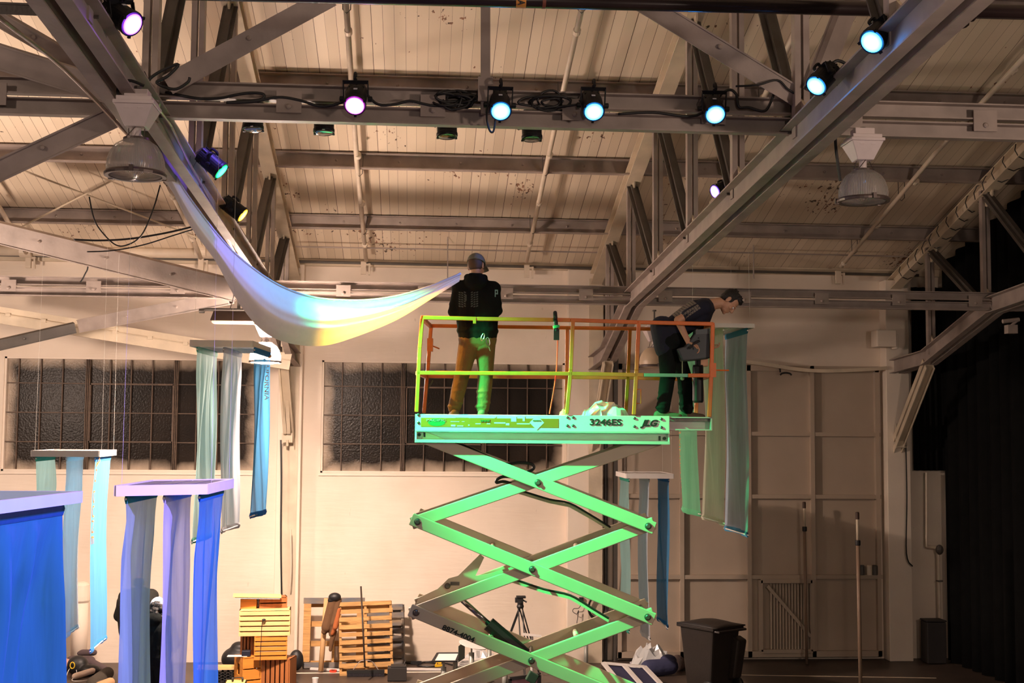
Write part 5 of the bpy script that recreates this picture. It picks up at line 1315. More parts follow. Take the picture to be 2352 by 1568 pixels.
# ------------------------------------------------------------------ things on the floor
M_PALW = mat('weathered pallet wood', rgb(196, 150, 92), .8, var=.35, scale=5, stretch=(.5, 3, 6), bump=.3, bscale=30)
M_PALD = mat('grey blue pallet wood', rgb(140, 122, 98), .8, c2=rgb(92, 100, 112), scale=4, stretch=(.6, 3, 3), bump=.3)
M_CRATE = [mat('orange crate wood', rgb(214, 136, 52), .6, var=.2, scale=4, stretch=(.4, 2, 6)), mat('pale crate wood', rgb(232, 190, 128), .6, var=.15, scale=4, stretch=(.4, 2, 6)),
           mat('brown crate wood', rgb(160, 96, 48), .6, var=.2, scale=4, stretch=(3, 2, .4)), mat('cream crate wood', rgb(226, 192, 118), .6, var=.12, scale=5)]
def frameM(p, rz=0.0, rx=0.0, ry=0.0):
    return Matrix.Translation(p) @ Matrix.Rotation(rz, 4, 'Z') @ Matrix.Rotation(rx, 4, 'X') @ Matrix.Rotation(ry, 4, 'Y')
def pallet(label, p, w, h, n, lean, mt, rz=0.0, gap=.35, frame=False, ry=0.0, mt2=None):
    t = thing('wooden_pallet', label, 'pallet', M=frameM(p, rz, -lean, ry), group='pallets leaning on the back wall'); r_ = random.Random(n)
    bh = h / (n + (n - 1) * gap) if not frame else .1
    ys = [(h - bh) * i / (n - 1) for i in range(n)]
    for i, z in enumerate(ys):
        if frame and 0 < i < n - 1: continue
        mb = MB(); mb.box((-w / 2 + r_.uniform(-.01, .01), 0, z), (w / 2 + r_.uniform(-.012, .012), .018, z + bh * r_.uniform(.92, 1.0))); mb.build('deck_board', mt2 or mt, t, local=True)
    if frame:
        for x in (-w / 2, w / 2 - .12): mb = MB(); mb.box((x, .0, bh), (x + .12, .018, h - bh)); mb.build('deck_board', mt, t, local=True)
    for x in (-w / 2, -.02, w / 2 - .04): mb = MB(); mb.box((x, .02, .01), (x + .04, .11, h - .01)); mb.build('stringer', mt, t, local=True)
    k = 4
    for i in range(k): z = h * .06 + (h * .84) * i / (k - 1); mb = MB(); mb.box((-w / 2, .112, z - .04), (w / 2, .128, z + .05)); mb.build('back_board', mt, t, local=True)
    return t
p = atZ(771, 1514, 0); p.y = 21.35
pallet('pallet frame with grey blue boards behind the hanging jacket', V((p.x, p.y, .01)), 1.0, 1.14, 2, .16, M_PALW, 0, frame=True, mt2=M_PALD)
p = atZ(846, 1530, 0); pallet('slatted wooden pallet leaning in front with the broom against it', V((p.x, 20.75, .01)), .86, 1.16, 10, .16, M_PALW, .06, gap=.75, ry=-.03)
p = atZ(880, 1520, 0); pallet('dark pallet mostly hidden behind the slatted one', V((p.x + .05, 21.55, .01)), .62, 1.0, 8, .10, M_PALD, -.2, ry=-.05)
# cardboard tube, jacket, broom
mb = MB(); a, b = A(737, 1522, 20.95), A(750, 1374, 21.2); a.z = .03; mb.tube([a, b], .042, 16); tag(mb.build('cardboard_tube', mat('cardboard', rgb(206, 164, 116), .7), smooth=True), 'long cardboard tube standing against the pallet frame', 'tube')
t = thing('brown_jacket', 'brown jacket hanging on the pallet frame under a black beanie', 'jacket', A(762, 1470, 21.0))
M_JACK = mat('brown jacket cloth', rgb(104, 74, 48), .9, bump=.6, bscale=10); M_RUST = mat('rust lining', rgb(166, 92, 48), .9, bump=.5, bscale=10)
Q = lambda x, y, d=0: A(x, y, 20.95 + d)
blob('jacket_body', [('c', Q(766, 1376), .08, Q(750, 1440), .085), ('c', Q(776, 1378), .065, Q(768, 1430), .085), ('c', Q(752, 1440), .07, Q(745, 1450), .05), ('c', Q(770, 1420), .07, Q(762, 1456), .05)], .012, M_JACK, t, 3)
blob('jacket_lining', [('c', Q(779, 1400, -.05), .035, Q(770, 1440, -.08), .045), ('c', Q(770, 1440, -.06), .04, Q(763, 1455, -.05), .03)], .012, M_RUST, t, 3)
blob('jacket_sleeve', [('c', Q(768, 1450), .045, Q(762, 1470), .04), ('c', Q(762, 1470), .04, Q(759, 1492), .03)], .012, M_JACK, t, 3)
blob('beanie', [('e', Q(769, 1371, -.03), (.105, .08, .075), None), ('e', Q(762, 1378, -.03), (.07, .06, .04), None)], .012, M_BLACK, None, 2)
o = bpy.data.objects['beanie']; tag(o, 'black beanie resting on the hanging brown jacket', 'hat')
t = thing('push_broom', 'wide black push broom propped upright against the slatted pallet', 'broom', A(840, 1545, 20.3))
mb = MB(); mb.tube([A(838, 1532, 20.2), A(829, 1346, 20.55)], .014, 10); mb.build('broom_handle', mat('dark handle', rgb(52, 40, 32), .5), t, smooth=True)
c = atZ(840, 1541, .08); mb = MB(); mb.cbox(c + V((0, 0, .0)), (.6, .09, .05)); mb.build('broom_block', M_BLACK, t)
mb = MB()
for k in range(40): x = -.29 + k * .0149; mb.cbox(c + V((x, 0, -.045)), (.012, .085, .06))
br_ = mb.build('bristles', mat('bristle', (.02, .017, .022), .9), t); br_['kind'] = 'stuff'
mb = MB(); mb.tube(wobble([c + V((-.2, 0, .02)), c + V((-.1, 0, .15)), c + V((-.01, 0, .17)), c + V((.1, 0, .15)), c + V((.2, 0, .02))], 4), .007, 6); mb.build('broom_brace', M_STEEL, t)
# crates
def crate(label, p, w, d, h, rz, mt, slats=4, hole=False, vert=False, rx=0.0, lid=True, gap=.02):
    t = thing('wooden_crate', label, 'crate', M=frameM(p, rz, rx), group='wooden crates in the stack'); th = .016
    for s in (-1, 1):
        x = s * (w / 2 - th / 2)
        if hole:
            mb = MB()
            for a, b in (((-d / 2, 0), (d / 2, h * .45)), ((-d / 2, h * .78), (d / 2, h)), ((-d / 2, h * .45), (-d * .14, h * .78)), ((d * .14, h * .45), (d / 2, h * .78))): mb.box((x - th / 2, a[0], a[1]), (x + th / 2, b[0], b[1]))
        else: mb = MB(); mb.box((x - th / 2, -d / 2, 0), (x + th / 2, d / 2, h))
        mb.build('end_panel', mt, t, local=True)
    for s in (-1, 1):
        for k in range(slats):
            if vert:
                a = -w / 2 + w * k / slats; mb = MB(); mb.box((a, s * (d / 2) - .006, 0), (a + w / slats - gap, s * (d / 2) + .006, h))
            else:
                a = h * k / slats; mb = MB(); mb.box((-w / 2, s * (d / 2) - .006, a), (w / 2, s * (d / 2) + .006, a + h / slats - gap))
            mb.build('side_slat', mt, t, local=True)
    for k in range(4): a = -d / 2 + d * k / 4; mb = MB(); mb.box((-w / 2, a, 0), (w / 2, a + d / 4 - gap, .012)); mb.build('base_slat', mt, t, local=True)
    if lid:
        for k in range(4): a = -d / 2 + d * k / 4; mb = MB(); mb.box((-w / 2, a, h - .012), (w / 2, a + d / 4 - .004, h)); mb.build('top_slat', mt, t, local=True)
    return t
KY = 19.75
def kx(px): return atY(px, 1500, KY).x
crate('tall upright crate with a hand hole at the lower left of the stack', V((kx(570), KY, 0)), .30, .34, .50, .5, M_CRATE[0], 3, hole=True)
crate('red brown crate of upright slats at the lower right of the stack', V((kx(641), KY + .06, 0)), .44, .36, .46, -.18, M_CRATE[2], 6, vert=True)
crate('orange slatted crate in the middle of the stack with a black cord', V((kx(622), KY - .02, .462)), .49, .34, .355, .1, M_CRATE[0], 5)
crate('brown crate of upright slats under the left end of the widest crate', V((kx(566), KY + .14, .502)), .20, .30, .315, .05, M_CRATE[2], 4, vert=True)
crate('widest pale crate lying across the upper stack', V((kx(608), KY - .02, .82)), .76, .36, .385, .07, M_CRATE[1], 5, lid=True)
crate('tilted brown crate behind on top of the widest crate', V((kx(622), KY + .1, 1.207)), .42, .2, .17, .2, M_CRATE[2], 2)
crate('small crate with a pale poster face, top left of the stack', V((kx(569), KY + .05, 1.207)), .24, .2, .16, .0, M_CRATE[0], 1)
crate('small cream crate in front of the stack with headphones on it', V((kx(562), KY - .9, 0)), .30, .26, .28, .05, M_CRATE[3], 3, vert=True)
t = thing('loose_board', 'pale board lying on the very top of the crate stack', 'board', M=frameM(V((kx(588), KY, 1.385)), .12, 0, .03))
mb = MB(); mb.box((-.36, -.16, .0), (.36, .16, .02)); mb.build('board_top', M_CRATE[1], t, local=True); mb = MB(); mb.box((-.33, -.15, -.02), (.34, .15, -.001)); mb.build('board_underside', M_BOARD, t, local=True)
c = V((kx(566), KY - .9, .285)); mb = MB(); mb.tube([c + V((.06 * math.cos(a) * 1.2, .07 * math.sin(a), .03 + .01 * math.sin(a))) for a in [PI * k / 12 - .3 for k in range(14)]], .008, 6)
for s in (-1, 1): mb.lathe([(.03, -.012), (.034, 0), (.03, .012)], c + V((s * .07, -.02, .03)), (1, .3, 0), 12)
tag(mb.build('headphones', M_BLACK), 'black headphones lying on the small cream crate', 'headphones')
mb = MB(); mb.ball(A(606, 1423, 19.52), (.03, .03, .018)); mb.tube(wobble([A(604, 1424, 19.52), A(601, 1440, 19.53), A(600, 1470, 19.53), A(598, 1500, 19.53), A(597, 1530, 19.55)], 4), .005, 5)
tag(mb.build('plug_cable', M_BLACK), 'black cord with a plug dangling down the crate fronts', 'cord')
mb = MB(); mb.cbox(V((kx(568), KY - .1, .548)), (.13, .12, .085)); tag(mb.build('tool_box', mat('blue black box', rgb(20, 26, 44), .5), bevel=.008), 'small blue black box sitting on the upright crate', 'box')
mb = MB(); mb.cbox(V((kx(548), KY - .1, .508)), (.3, .12, .01)); tag(mb.build('paper_sheets', M_BOARD), 'white sheets sticking out left of the crate stack', 'paper')
# left of the crates
blob('black_bag', [('e', atZ(540, 1540, 0) + V((0, .2, .16)), (.26, .2, .2), None), ('e', atZ(530, 1540, 0) + V((.1, .2, .34)), (.14, .12, .1), None)], .02, M_BLACK, None, 3); tag(bpy.data.objects['black_bag'], 'round black bag slumped behind the wooden planks', 'bag')
for k, (dy, dz) in enumerate(((0, 0), (.07, 0), (.03, .034))):
    mb = MB(); c = V((A(515, 1516, 20.2).x - .1, 20.2 + dy, .222 + dz)); mb.cbox(c, (.62, .06, .03)); o = mb.build('wooden_plank', M_CRATE[1])
    tag(o, ('pale plank at the front of the low pile', 'pale plank at the back of the low pile', 'pale plank on top of the low pile left of the crates')[k], 'plank', 'planks left of the crates')
t = thing('milk_crate', 'black plastic milk crate below the planks', 'crate', A(508, 1556, 19.9) * 1.0); b = V((A(508, 1545, 20.2).x, 20.2, 0)); t.location = b
mb = MB()
for s in (-1, 1):
    for k in range(5): z = .01 + k * .042; mb.box(b + V((-.17, s * .16 - .008, z)), b + V((.17, s * .16 + .008, z + .016))); mb.box(b + V((s * .17 - .008, -.16, z)), b + V((s * .17 + .008, .16, z + .016)))
    for k in range(5): x = -.17 + k * .085; mb.box(b + V((x - .015, s * .16 - .008, .01)), b + V((x + .015, s * .16 + .008, .20)))
mb.build('lattice_sides', M_BLACK, t); mb = MB(); mb.box(b + V((-.17, -.16, 0)), b + V((.17, .16, .02))); mb.build('crate_base', M_BLACK, t)
for k, (x, y) in enumerate(((190, 1340),)):
    t = thing('drain_pipe', 'thick cream drain pipe standing on the left wall', 'pipe', V((A(185, 1400, 21.75).x, 21.75, 0)))
    q = A(186, 1340, 21.75); mb = MB(); mb.tube([V((q.x, 21.75, 0)), V((q.x, 21.75, q.z - .25))], .13, 20); mb.build('pipe_run', M_TRIM, t, smooth=True)
    mb = MB(); mb.lathe([(.14, -.3), (.16, -.27), (.16, -.2), (.14, -.02), (.10, .02), (.05, .04)], q, (0, .0, 1), 20); mb.build('pipe_cap', M_TRIM, t)
def heap(name, label, cat, spec, m, vox=.016):
    blob(name, spec, vox, m, None, 2); o = [x for x in bpy.data.objects if x.name.split('.')[0] == name][-1]; return tag(o, label, cat)
def fl(px, py, dz=0.0, dy=0.0): q = atZ(px, py, 0); return q + V((0, dy, dz))
heap('dark_coat', 'dark grey coat dropped on the floor at lower left', 'coat', [('c', fl(165, 1535, .10), .11, fl(205, 1538, .13), .10), ('c', fl(205, 1538, .12), .08, fl(240, 1545, .06), .06), ('c', fl(180, 1530, .22), .06, fl(215, 1532, .24), .05)], mat('plum grey cloth', rgb(84, 70, 72), .9, bump=.5, bscale=12))
heap('black_backpack', 'black backpack with a yellow buckle on the floor at lower left', 'backpack', [('e', fl(178, 1548, .14), (.17, .14, .16), None), ('e', fl(205, 1550, .08), (.18, .12, .09), None)], M_BLACK)
mb = MB(); c = fl(172, 1548, .17, -.17); mb.tube([c + V((.035 * math.cos(a), 0, .05 * math.sin(a))) for a in [2 * PI * k / 14 for k in range(14)]], .008, 6, closed=True); tag(mb.build('yellow_buckle', mat('yellow strap', rgb(220, 180, 40), .5)), 'yellow ring strap on the black backpack', 'strap')
heap('cream_cloth', 'cream rolled cloth lying in front of the backpack', 'cloth', [('c', fl(172, 1560, .05), .05, fl(222, 1550, .09), .05)], mat('cream cloth', rgb(226, 200, 180), .9))
heap('olive_bag', 'olive and black bag at the bottom left near the violet banners', 'bag', [('c', fl(215, 1590, .12), .12, fl(246, 1570, .16), .10), ('e', fl(232, 1600, .12), (.16, .12, .12), None)], mat('olive bag', rgb(58, 50, 40), .9, bump=.4))
heap('tan_bundle', 'tan bundle lying beside the olive bag', 'bundle', [('c', fl(226, 1612, .22), .07, fl(252, 1605, .24), .07)], mat('tan cloth', rgb(170, 130, 92), .9))
heap('striped_cloth', 'pinkish crumpled cloth beside the left edge banner', 'cloth', [('e', fl(145, 1540, .1), (.16, .12, .1), None), ('e', fl(136, 1532, .2), (.09, .08, .08), None)], mat('pink cloth', rgb(190, 142, 126), .9, bump=.6, bscale=14))
mb = MB(); mb.tube(wobble([fl(150, 1562, .02), fl(158, 1552, .1), fl(170, 1548, .12), fl(176, 1556, .06), fl(165, 1565, .02), fl(190, 1566, .02), fl(210, 1562, .02)], 6), .006, 6); tag(mb.build('white_cable', M_RODW), 'thin white cable tangled on the floor at lower left', 'cable')
heap('dark_bundle', 'dark lumpy bundle on the floor right of the crates', 'bundle', [('e', fl(680, 1538, .16), (.12, .1, .17), None), ('e', fl(668, 1540, .08), (.1, .1, .1), None)], M_BLACK)
# battens, tape, bits
for lb_, p, q in (('white batten lying on the floor left of the broom', fl(713, 1537, .015), fl(800, 1541, .015)), ('long white batten lying on the floor right of the broom', fl(884, 1537, .015), fl(1018, 1539, .015))):
    mb = MB(); mb.bar(p, q, .05, .03); tag(mb.build('white_batten', M_BOARD), lb_, 'batten')
mb = MB(); mb.lathe([(.035, 0), (.06, 0), (.06, .04), (.035, .04)], fl(765, 1544, .0), (0, 0, 1), 18, False); tag(mb.build('tape_roll', mat('red tape', rgb(214, 70, 48), .5)), 'red tape roll on the floor before the white batten', 'tape')
mb = MB(); mb.lathe([(.04, 0), (.05, .1), (.053, .105), (.045, .1)], fl(724, 1572, 0), (0, 0, 1), 18); tag(mb.build('white_tub', M_BOARD), 'small white tub on the floor near the bottom edge', 'tub')
mb = MB(); c = fl(912, 1562); mb.cbox(c + V((0, 0, .11)), (.3, .22, .2)); mb.cbox(c + V((.02, 0, .225)), (.24, .2, .03)); mb.tube([c + V((.1, 0, .23)), c + V((.13, .05, .3))], .012, 6)
tag(mb.build('black_case', mat('black case', rgb(38, 34, 32), .6), bevel=.015), 'black case on the floor below the pallets', 'case')
mb = MB(); mb.tube(wobble([fl(905, 1518, .012), fl(940, 1524, .012), fl(985, 1522, .012), fl(1010, 1528, .012), fl(990, 1532, .012), fl(960, 1530, .012), fl(965, 1524, .012), fl(1000, 1520, .012), fl(1040, 1528, .012)], 5), .012, 6)
for x in (948, 956, 964): mb.cbox(fl(x, 1526, .035), (.06, .05, .05))
tag(mb.build('floor_cable', M_BLACK), 'black cable with connectors on the floor right of the pallets', 'cable')
mb = MB(); c = fl(1007, 1532, .03); mb.cbox(c, (.12, .04, .035), Quaternion((0, 0, 1), .3)); mb.tube([c + V((-.05, 0, .0)), c + V((-.02, 0, .06)), c + V((.05, 0, .05))], .012, 6); mb.cbox(c + V((.02, 0, .045)), (.06, .03, .03))
tag(mb.build('spring_clamp', mat('yellow plastic', rgb(240, 190, 40), .4)), 'yellow clamp on the floor beside the black cable', 'clamp')
# posts and stands behind the lift arms
M_POST = mat('grey post', rgb(150, 150, 142), .45, .3)
def post(label, px, ptop, Yp, r=.045):
    t = thing('steel_stand', label, 'stand', V((atY(px, 1500, Yp).x, Yp, 0)), group='short steel display stands'); tp = atY(px, ptop, Yp)
    mb = MB(); mb.tube([V((tp.x, Yp, .02)), tp], r, 16); mb.build('stand_post', M_POST, t, smooth=True)
    mb = MB(); mb.lathe([(.085, 0), (.085, .012), (.05, .02)], (tp.x, Yp, 0), (0, 0, 1), 24); mb.build('stand_base', M_POST, t); return t, tp
t, tp = post('stand with a slanted black tablet frame on top', 1019, 1530, 19.8, .042)
mb = MB(); mb.tube([tp, tp + V((0, 0, .1))], .018, 8); mb.build('stand_neck', M_POST, t)
c = tp + V((.03, 0, .13)); mb = MB()
for a, b in (((-.2, -.12, -.03), (.16, -.12, -.03)), ((.16, -.12, -.03), (.22, .13, .05)), ((.22, .13, .05), (-.12, .13, .05)), ((-.12, .13, .05), (-.2, -.12, -.03))): mb.bar(c + V(a), c + V(b), .035, .02)
mb.build('tablet_frame', M_BLACK, t)
mb = MB(); mb.poly([c + V(q) for q in ((-.18, -.1, -.03), (.15, -.1, -.03), (.2, .11, .045), (-.11, .11, .045))], (0, 0, -.006)); mb.build('tablet_back', M_BOARD, t)
t, tp = post('stand with a green grey perforated plate turned sideways', 1046, 1508, 19.9, .038)
mb = MB(); c = tp + V((.09, 0, .08)); mb.hexa([c + V(q) for q in ((-.05, -.1, -.14), (-.04, -.1, -.14), (.06, .1, -.12), (.05, .1, -.12), (-.05, -.1, .1), (-.04, -.1, .1), (.06, .1, .14), (.05, .1, .14))]); mb.build('stand_plate', mat('green grey plate', rgb(70, 86, 76), .4, .3), t)  # plate in an even green grey
t, tp = post('stand with a tilted round white disc on top', 1083, 1498, 19.6, .042)
mb = MB(); mb.tube([tp, tp + V((0, 0, .07))], .014, 8); mb.ball(tp + V((0, 0, .09)), .022); mb.build('ball_joint', M_POST, t)
mb = MB(); mb.lathe([(.0, 0), (.22, .002), (.22, .012), (.0, .014)], tp + V((.02, 0, .11)), (.22, -.1, 1), 28, False); mb.build('stand_disc', M_BOARD, t)
t, tp = post('plain stand partly behind the scissor arm bottom', 1160, 1528, 19.0, .042); mb = MB(); mb.lathe([(.05, 0), (.05, .02)], tp, (0, 0, 1), 16); mb.build('stand_cap', M_POST, t)
t, tp = post('plain grey stand beside the right pilaster base', 1346, 1478, 20.9, .035); mb = MB(); mb.lathe([(.04, 0), (.04, .02)], tp, (0, 0, 1), 16); mb.build('stand_cap', M_POST, t)
t, tp = post('slotted stand between the arms of the lift', 1124, 1490, 20.2, .035); mb = MB(); mb.lathe([(.04, 0), (.04, .02)], tp, (0, 0, 1), 16); mb.build('stand_cap', M_POST, t)
crumple('plastic_wrap', 'clear plastic wrap with papers heaped behind the stands', 'plastic', fl(1098, 1522), .30, .2, .18, M_FILM, 9)
mb = MB(); c = fl(1085, 1526)
for k in range(6): mb.cbox(c + V((.01 * (k % 3), 0, .01 + k * .018)), (.5, .3, .014), Quaternion((0, 0, 1), .04 * k))
tag(mb.build('paper_stack', M_BOARD), 'stack of white sheets on the floor behind the stands', 'paper')
mb = MB(); c = atY(1222, 1458, 20.1); mb.cbox(c, (.3, .2, .012), Quaternion((0, 1, 0), .1)); mb.tube([c, V((c.x, c.y, 0))], .02, 8); tag(mb.build('small_table', M_BOARD), 'small white topped pedestal below the camera tripod', 'table')
# camera tripod
ty = 20.5; tb = V((atY(1195, 1400, ty).x, ty, 0)); t = thing('camera_tripod', 'black camera tripod standing behind the lift', 'tripod', tb); top = atY(1195, 1392, ty)
mb = MB(); mb.lathe([(.05, -.03), (.06, 0), (.05, .03)], top, (0, 0, 1), 14); mb.build('tripod_crown', M_BLACK, t)
mb = MB(); mb.cbox(top + V((0, 0, .08)), (.09, .08, .1)); mb.cbox(top + V((.01, 0, .15)), (.15, .11, .035)); mb.cbox(top + V((-.06, 0, .1)), (.05, .06, .08)); mb.tube([top + V((.04, 0, .1)), top + V((.1, -.03, .07))], .014, 8); mb.lathe([(.02, 0), (.02, .015)], top + V((0, -.045, .065)), (0, -1, 0), 10); mb.build('tripod_head', M_BLACK, t, bevel=.006)
for k in range(3):
    a = 2 * PI * k / 3 - 1.45; ft = tb + V((.42 * math.cos(a), .42 * math.sin(a), .01)); s = V((-math.sin(a), math.cos(a), 0)) * .035; mid = top + (ft - top) * .55
    mb = MB(); mb.tube([top + s, mid + s], .011, 8); mb.tube([top - s, mid - s], .011, 8); mb.tube([mid + s * .5, ft + s * .2], .009, 8); mb.tube([mid - s * .5, ft - s * .2], .009, 8); mb.cbox(mid, (.1, .06, .07)); mb.lathe([(.025, 0), (.03, .02), (.02, .03)], ft - V((0, 0, .01)), (0, 0, 1), 10)
    mb.build('tripod_leg', M_BLACK, t)
# framed board, green box and bag under the scissor
b = V((atY(1205, 1550, 18.2).x, 18.2, 0)); t = thing('framed_board', 'black framed pinkish board standing under the lift arms', 'board', b); w_, h_ = .42, .42
mb = MB()
for p, q in (((-w_ / 2, 0, 0), (-w_ / 2, 0, h_)), ((w_ / 2, 0, 0), (w_ / 2, 0, h_ + .05)), ((-w_ / 2, 0, h_), (w_ / 2, 0, h_ + .05)), ((-w_ / 2, 0, .02), (w_ / 2, 0, .02))): mb.bar(b + V(p), b + V(q), .05, .05, V((0, 1, 0)))
mb.build('board_frame', M_BLACK, t); mb = MB(); mb.poly([b + V(q) for q in ((-w_ / 2, .01, .02), (w_ / 2, .01, .02), (w_ / 2, .01, h_ + .05), (-w_ / 2, .01, h_))], (0, .01, 0)); mb.build('board_face', mat('pink board', rgb(190, 140, 160), .5), t)
mb = MB(); mb.cbox(atY(1222, 1555, 17.9), (.14, .12, .14), Quaternion((0, 1, 0), .5)); q = atY(1222, 1555, 17.9); mb.box((q.x - .02, q.y - .02, 0), (q.x + .02, q.y + .02, q.z)); tag(mb.build('green_box', mat('dark green box', rgb(30, 70, 50), .5), bevel=.01), 'dark green box in front of the framed board', 'box')
q = V((atY(1270, 1560, 17.8).x, 17.8, 0)); heap('black_duffel', 'black duffel bag heaped under the lift arms', 'bag', [('c', q + V((-.15, 0, .22)), .2, q + V((.2, 0, .16)), .18), ('e', q + V((-.05, 0, .32)), (.2, .15, .12), None)], M_BLACK)
# wall fittings right of centre
c = A(1372, 1394, 21.68); mb = MB()
for k in range(5): mb.tube([c + V(((.145 + .006 * k) * math.cos(a), -.02 - .014 * k, (.18 + .006 * k) * math.sin(a))) for a in [2 * PI * j / 28 for j in range(28)]], .012, 6, closed=True)
tag(mb.build('cable_coil', M_BLACK, smooth=True), 'coil of black cable hung on the right pilaster', 'cable')
c = A(1335, 1376, 21.74); mb = MB(); mb.cbox(c, (.07, .06, .07)); mb.tube(wobble([c + V((0, -.03, -.03)), c + V((-.04, -.04, -.14)), c + V((-.13, -.05, -.15)), c + V((-.15, -.05, -.2)), c + V((-.08, -.05, -.24)), c + V((-.05, -.05, -.18)), c + V((-.08, -.05, -.4)), c + V((-.09, -.05, -.5))], 5), .006, 5); tag(mb.build('wall_socket', M_BLACK), 'black wall socket with a looping cord by the cable coil', 'socket')
# laundry and bags at right of the lift
crumple('plastic_bag', 'clear plastic bag bulging against the sliding door', 'plastic bag', fl(1495, 1537), .33, .22, .32, M_FILM, 11)
c = fl(1482, 1528); 
for k in range(4):
    mb = MB(); mb.cbox(c + V((.02 * k, .02 * k, .03 + .045 * k)), (.46 - .04 * k, .3, .04), Quaternion((0, 0, 1), .15 - .12 * k)); o = mb.build('folded_shirt', mat('pale blue shirt', rgb(170, 170, 204), .9, var=.2, bump=.5, bscale=12) if k % 2 else mat('white blue shirt', rgb(206, 202, 214), .9, var=.15, bump=.5), bevel=.015)
    tag(o, ('lowest folded shirt, pale, in the pile by the sliding door', 'second folded shirt, pale blue, in the pile by the sliding door', 'third folded shirt, pale, in the pile by the sliding door', 'topmost folded pale blue shirt in the pile by the sliding door')[k], 'shirt', 'folded shirts')
heap('navy_bag', 'navy cloth bag slumped behind the white frame', 'bag', [('c', fl(1490, 1552, .12), .14, fl(1540, 1550, .14), .13), ('e', fl(1535, 1548, .22), (.14, .12, .1), None)], mat('navy bag cloth', rgb(58, 60, 92), .9, bump=.5, bscale=12))
heap('grey_fur_bundle', 'grey fluffy bundle beside the black wheeled bin', 'bundle', [('e', fl(1556, 1538, .12), (.12, .1, .13), None), ('c', fl(1560, 1540, .06), .07, fl(1585, 1532, .08), .05)], mat('grey fluff', rgb(150, 130, 126), 1.0, bump=1.0, bscale=60))
t = thing('wooden_lattice', 'white wooden frame with dark openings lying tilted on the floor', 'frame', fl(1455, 1585)); 
q = [fl(1390, 1572, .30, .2), fl(1485, 1578, .28, .2), fl(1545, 1608, .06, 0), fl(1450, 1610, .06, 0)]
for a, b in ((0, 1), (1, 2), (2, 3), (3, 0)): mb = MB(); mb.bar(q[a], q[b], .07, .03); mb.build('frame_rail', M_BOARD, t)
mb = MB(); mb.bar((q[0] + q[1]) / 2, (q[2] + q[3]) / 2, .07, .03); mb.build('frame_rail', M_BOARD, t)
mb = MB(); mb.poly([p + V((0, 0, -.03)) for p in q], (0, 0, -.01)); mb.build('frame_panel', mat('navy panel', rgb(40, 40, 70), .7), t)
# wheeled bin
bx = V((atY(1632, 1500, 19.2).x, 19.2, 0)); t = thing('wheeled_bin', 'black wheeled refuse bin standing before the sliding door', 'bin', M=frameM(bx, -2.55))
M_BIN = mat('black bin plastic', rgb(44, 38, 34), .45, var=.15, bump=.1)
mb = MB(); mb.hexa([V(q) for q in ((-.24, -.27, .06), (.24, -.27, .06), (.24, .22, .06), (-.24, .22, .06), (-.30, -.36, 1.0), (.30, -.36, 1.0), (.30, .33, 1.0), (-.30, .33, 1.0))]); mb.build('bin_body', M_BIN, t, local=True, bevel=.03)
mb = MB(); mb.cbox((0, -.01, 1.005), (.68, .76, .05)); mb.build('bin_rim', M_BIN, t, local=True, bevel=.012)
mb = MB(); P = [[V((-.34 + .68 * i / 6, -.38 + .78 * j / 8, 1.03 + .07 * math.sin(PI * i / 6) * math.sin(PI * j / 8))) for i in range(7)] for j in range(9)]; mb.grid(P); mb.build('bin_lid', M_BIN, t, local=True, smooth=True, solid=.02)
mb = MB(); mb.tube([(-.3, .36, .98), (-.3, .44, .98), (.3, .44, .98), (.3, .36, .98)], .018, 8); mb.build('bin_handle', M_BIN, t, local=True)
for s in (-1, 1): mb = MB(); mb.lathe([(.0, -.03), (.1, -.035), (.125, -.02), (.125, .02), (.1, .035), (.0, .03)], (s * .31, .25, .125), (1, 0, 0), 20, False); mb.build('bin_wheel', M_BLACK, t, local=True, smooth=True)
mb = MB(); mb.hexa([V(q) for q in ((-.27, .22, .2), (-.12, .22, .2), (-.12, .36, .25), (-.3, .36, .25), (-.33, .3, .88), (-.14, .3, .88), (-.14, .44, .82), (-.34, .44, .82))]); mb.build('bin_back', M_BIN, t, local=True, bevel=.03)
# poles
for lb_, pa, pb, Yp in (('thin upright pole leaning on the sliding door by the louvred wicket', (1847, 1156), (1853, 1512), 21.55), ('long upright pole standing in front of the sliding door, tallest at right', (1969, 1180), (1977, 1590), 18.9)):
    a, b = A(*pa, Yp), A(*pb, Yp); b.z = 0.0; d = (a - b); t = thing('wooden_pole', lb_, 'pole', b)
    mb = MB(); mb.tube([b, b + d * .84], .026 if Yp > 20 else .03, 10); mb.build('pole_shaft', mat('pole wood', rgb(140, 116, 98), .5), t, smooth=True)
    mb = MB(); mb.tube([b + d * .84, b + d], .022, 10); mb.build('pole_extension', M_STEELL, t, smooth=True)
    mb = MB(); mb.lathe([(.036, -.04), (.04, -.03), (.04, .03), (.036, .04)], b + d * .84, d, 14); mb.build('pole_collar', M_BLACK, t)
    mb = MB(); mb.lathe([(.03, -.08), (.03, .02), (.02, .03)], b + d, d, 12); mb.build('pole_tip', mat('brown tip', rgb(70, 50, 40), .6), t)
for k, x in enumerate((1979, 1996, 2009)):
    z = atY(1750, 1325, DY).z + .036; q = A(x, 1312, DY + .03); mb = MB(); mb.lathe([(.05, 0), (.052, .02), (.052, .15), (.04, .17), (.0, .17)], (q.x, DY + .02, z), (0, 0, 1), 16, True)
    tag(mb.build('paint_can', (M_STEELD, M_PIPE, M_STEELD)[k], smooth=False), ('dark tin on the door rail, left of the pale one', 'pale tin between two dark tins on the door rail', 'dark tin on the door rail at its right end')[k], 'tin')
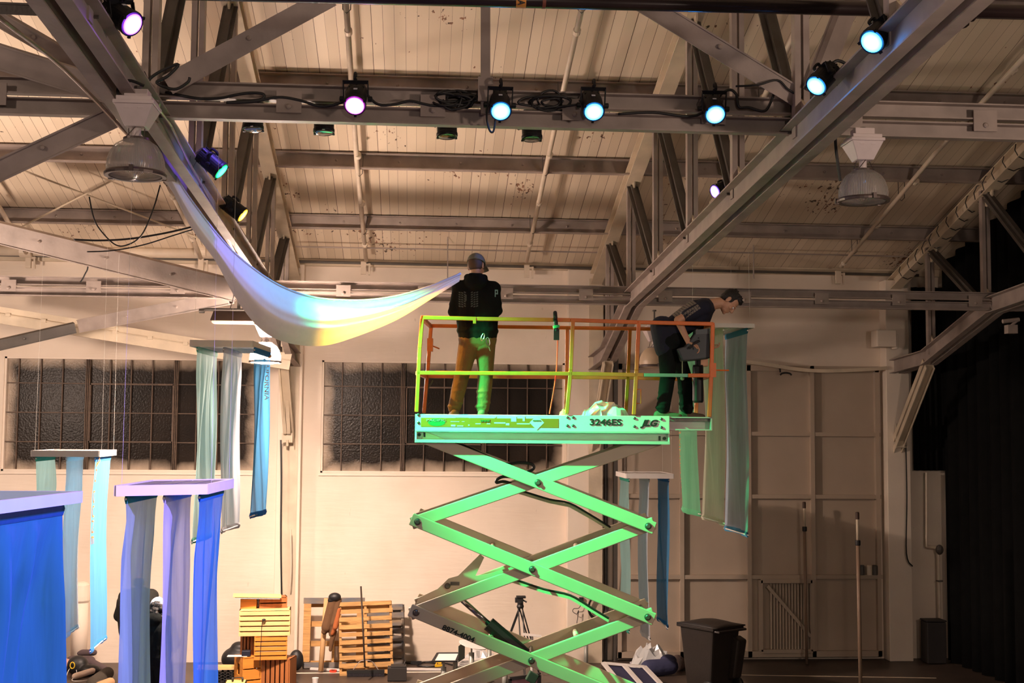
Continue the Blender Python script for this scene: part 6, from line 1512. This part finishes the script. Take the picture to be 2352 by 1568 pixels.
# pipes on the dim wall at far right
t = thing('downpipe', 'dim pale downpipe with a valve on the far right wall', 'pipe', V((A(2140, 1500, 21.8).x, 21.8, 0)))
q = [A(2128, 1085, 21.85), A(2128, 1255, 21.85), A(2155, 1258, 21.85), A(2160, 1520, 21.85)]; q[-1].z = 0
mb = MB(); mb.tube(q[:2], .025, 8); mb.tube(q[1:3], .03, 8); mb.tube(q[2:], .035, 8); mb.build('pipe_run', M_PIPE, t)
mb = MB(); mb.ball(A(2158, 1262, 21.8), (.07, .06, .09)); mb.build('pipe_valve', M_STEELD, t); mb = MB(); mb.lathe([(.06, 0), (.06, .02)], A(2158, 1335, 21.8), (0, 0, 1), 12); mb.build('pipe_clamp', M_STEELD, t)
mb = MB(); mb.tube(wobble([A(2080, 1000, 21.6), A(2083, 1140, 21.6), A(2082, 1270, 21.6), A(2096, 1300, 21.6)], 5), .012, 6); tag(mb.build('wall_cable', M_BLACK), 'black cable running down the far right column', 'cable')
b = V((A(2142, 1500, 21.6).x, 21.55, 0)); mb = MB(); mb.cbox(b + V((0, 0, .36)), (.34, .3, .7)); mb.cbox(b + V((0, 0, .73)), (.36, .32, .03)); tag(mb.build('equipment_case', mat('dark case', rgb(44, 40, 40), .6), bevel=.02), 'dark equipment case standing in the shadow at far right', 'case')
# column hardware on the far right
c = A(2070, 1000, 21.6); mb = MB(); mb.cbox(c, (.2, .02, .42))
for k in range(4):
    for s in (-1, 1): mb.lathe([(.018, 0), (.018, .015)], c + V((s * .06, -.01, -.15 + .1 * k)), (0, -1, 0), 8)
tag(mb.build('bolted_plate', M_STEELL), 'pale bolted steel plate on the far right column', 'plate')
c = A(2030, 778, 21.5); mb = MB(); mb.cbox(c, (.36, .3, .3)); mb.cbox(c + V((.2, 0, -.05)), (.06, .2, .26)); tag(mb.build('wall_bracket', M_TRIM, bevel=.02), 'pale box bracket on the wall above the door track end', 'bracket')
c = A(2322, 748, 17.2); mb = MB(); mb.cbox(c + V((0, 0, -.05)), (.14, .12, .12)); mb.tube([c, c + V((.1, 0, .08))], .02, 8); mb.tube([c + V((-.12, 0, .06)), c + V((.12, 0, .09))], .03, 8); tag(mb.build('small_fixture', M_STEEL), 'small lamp clamped under the far right truss chord', 'lamp')
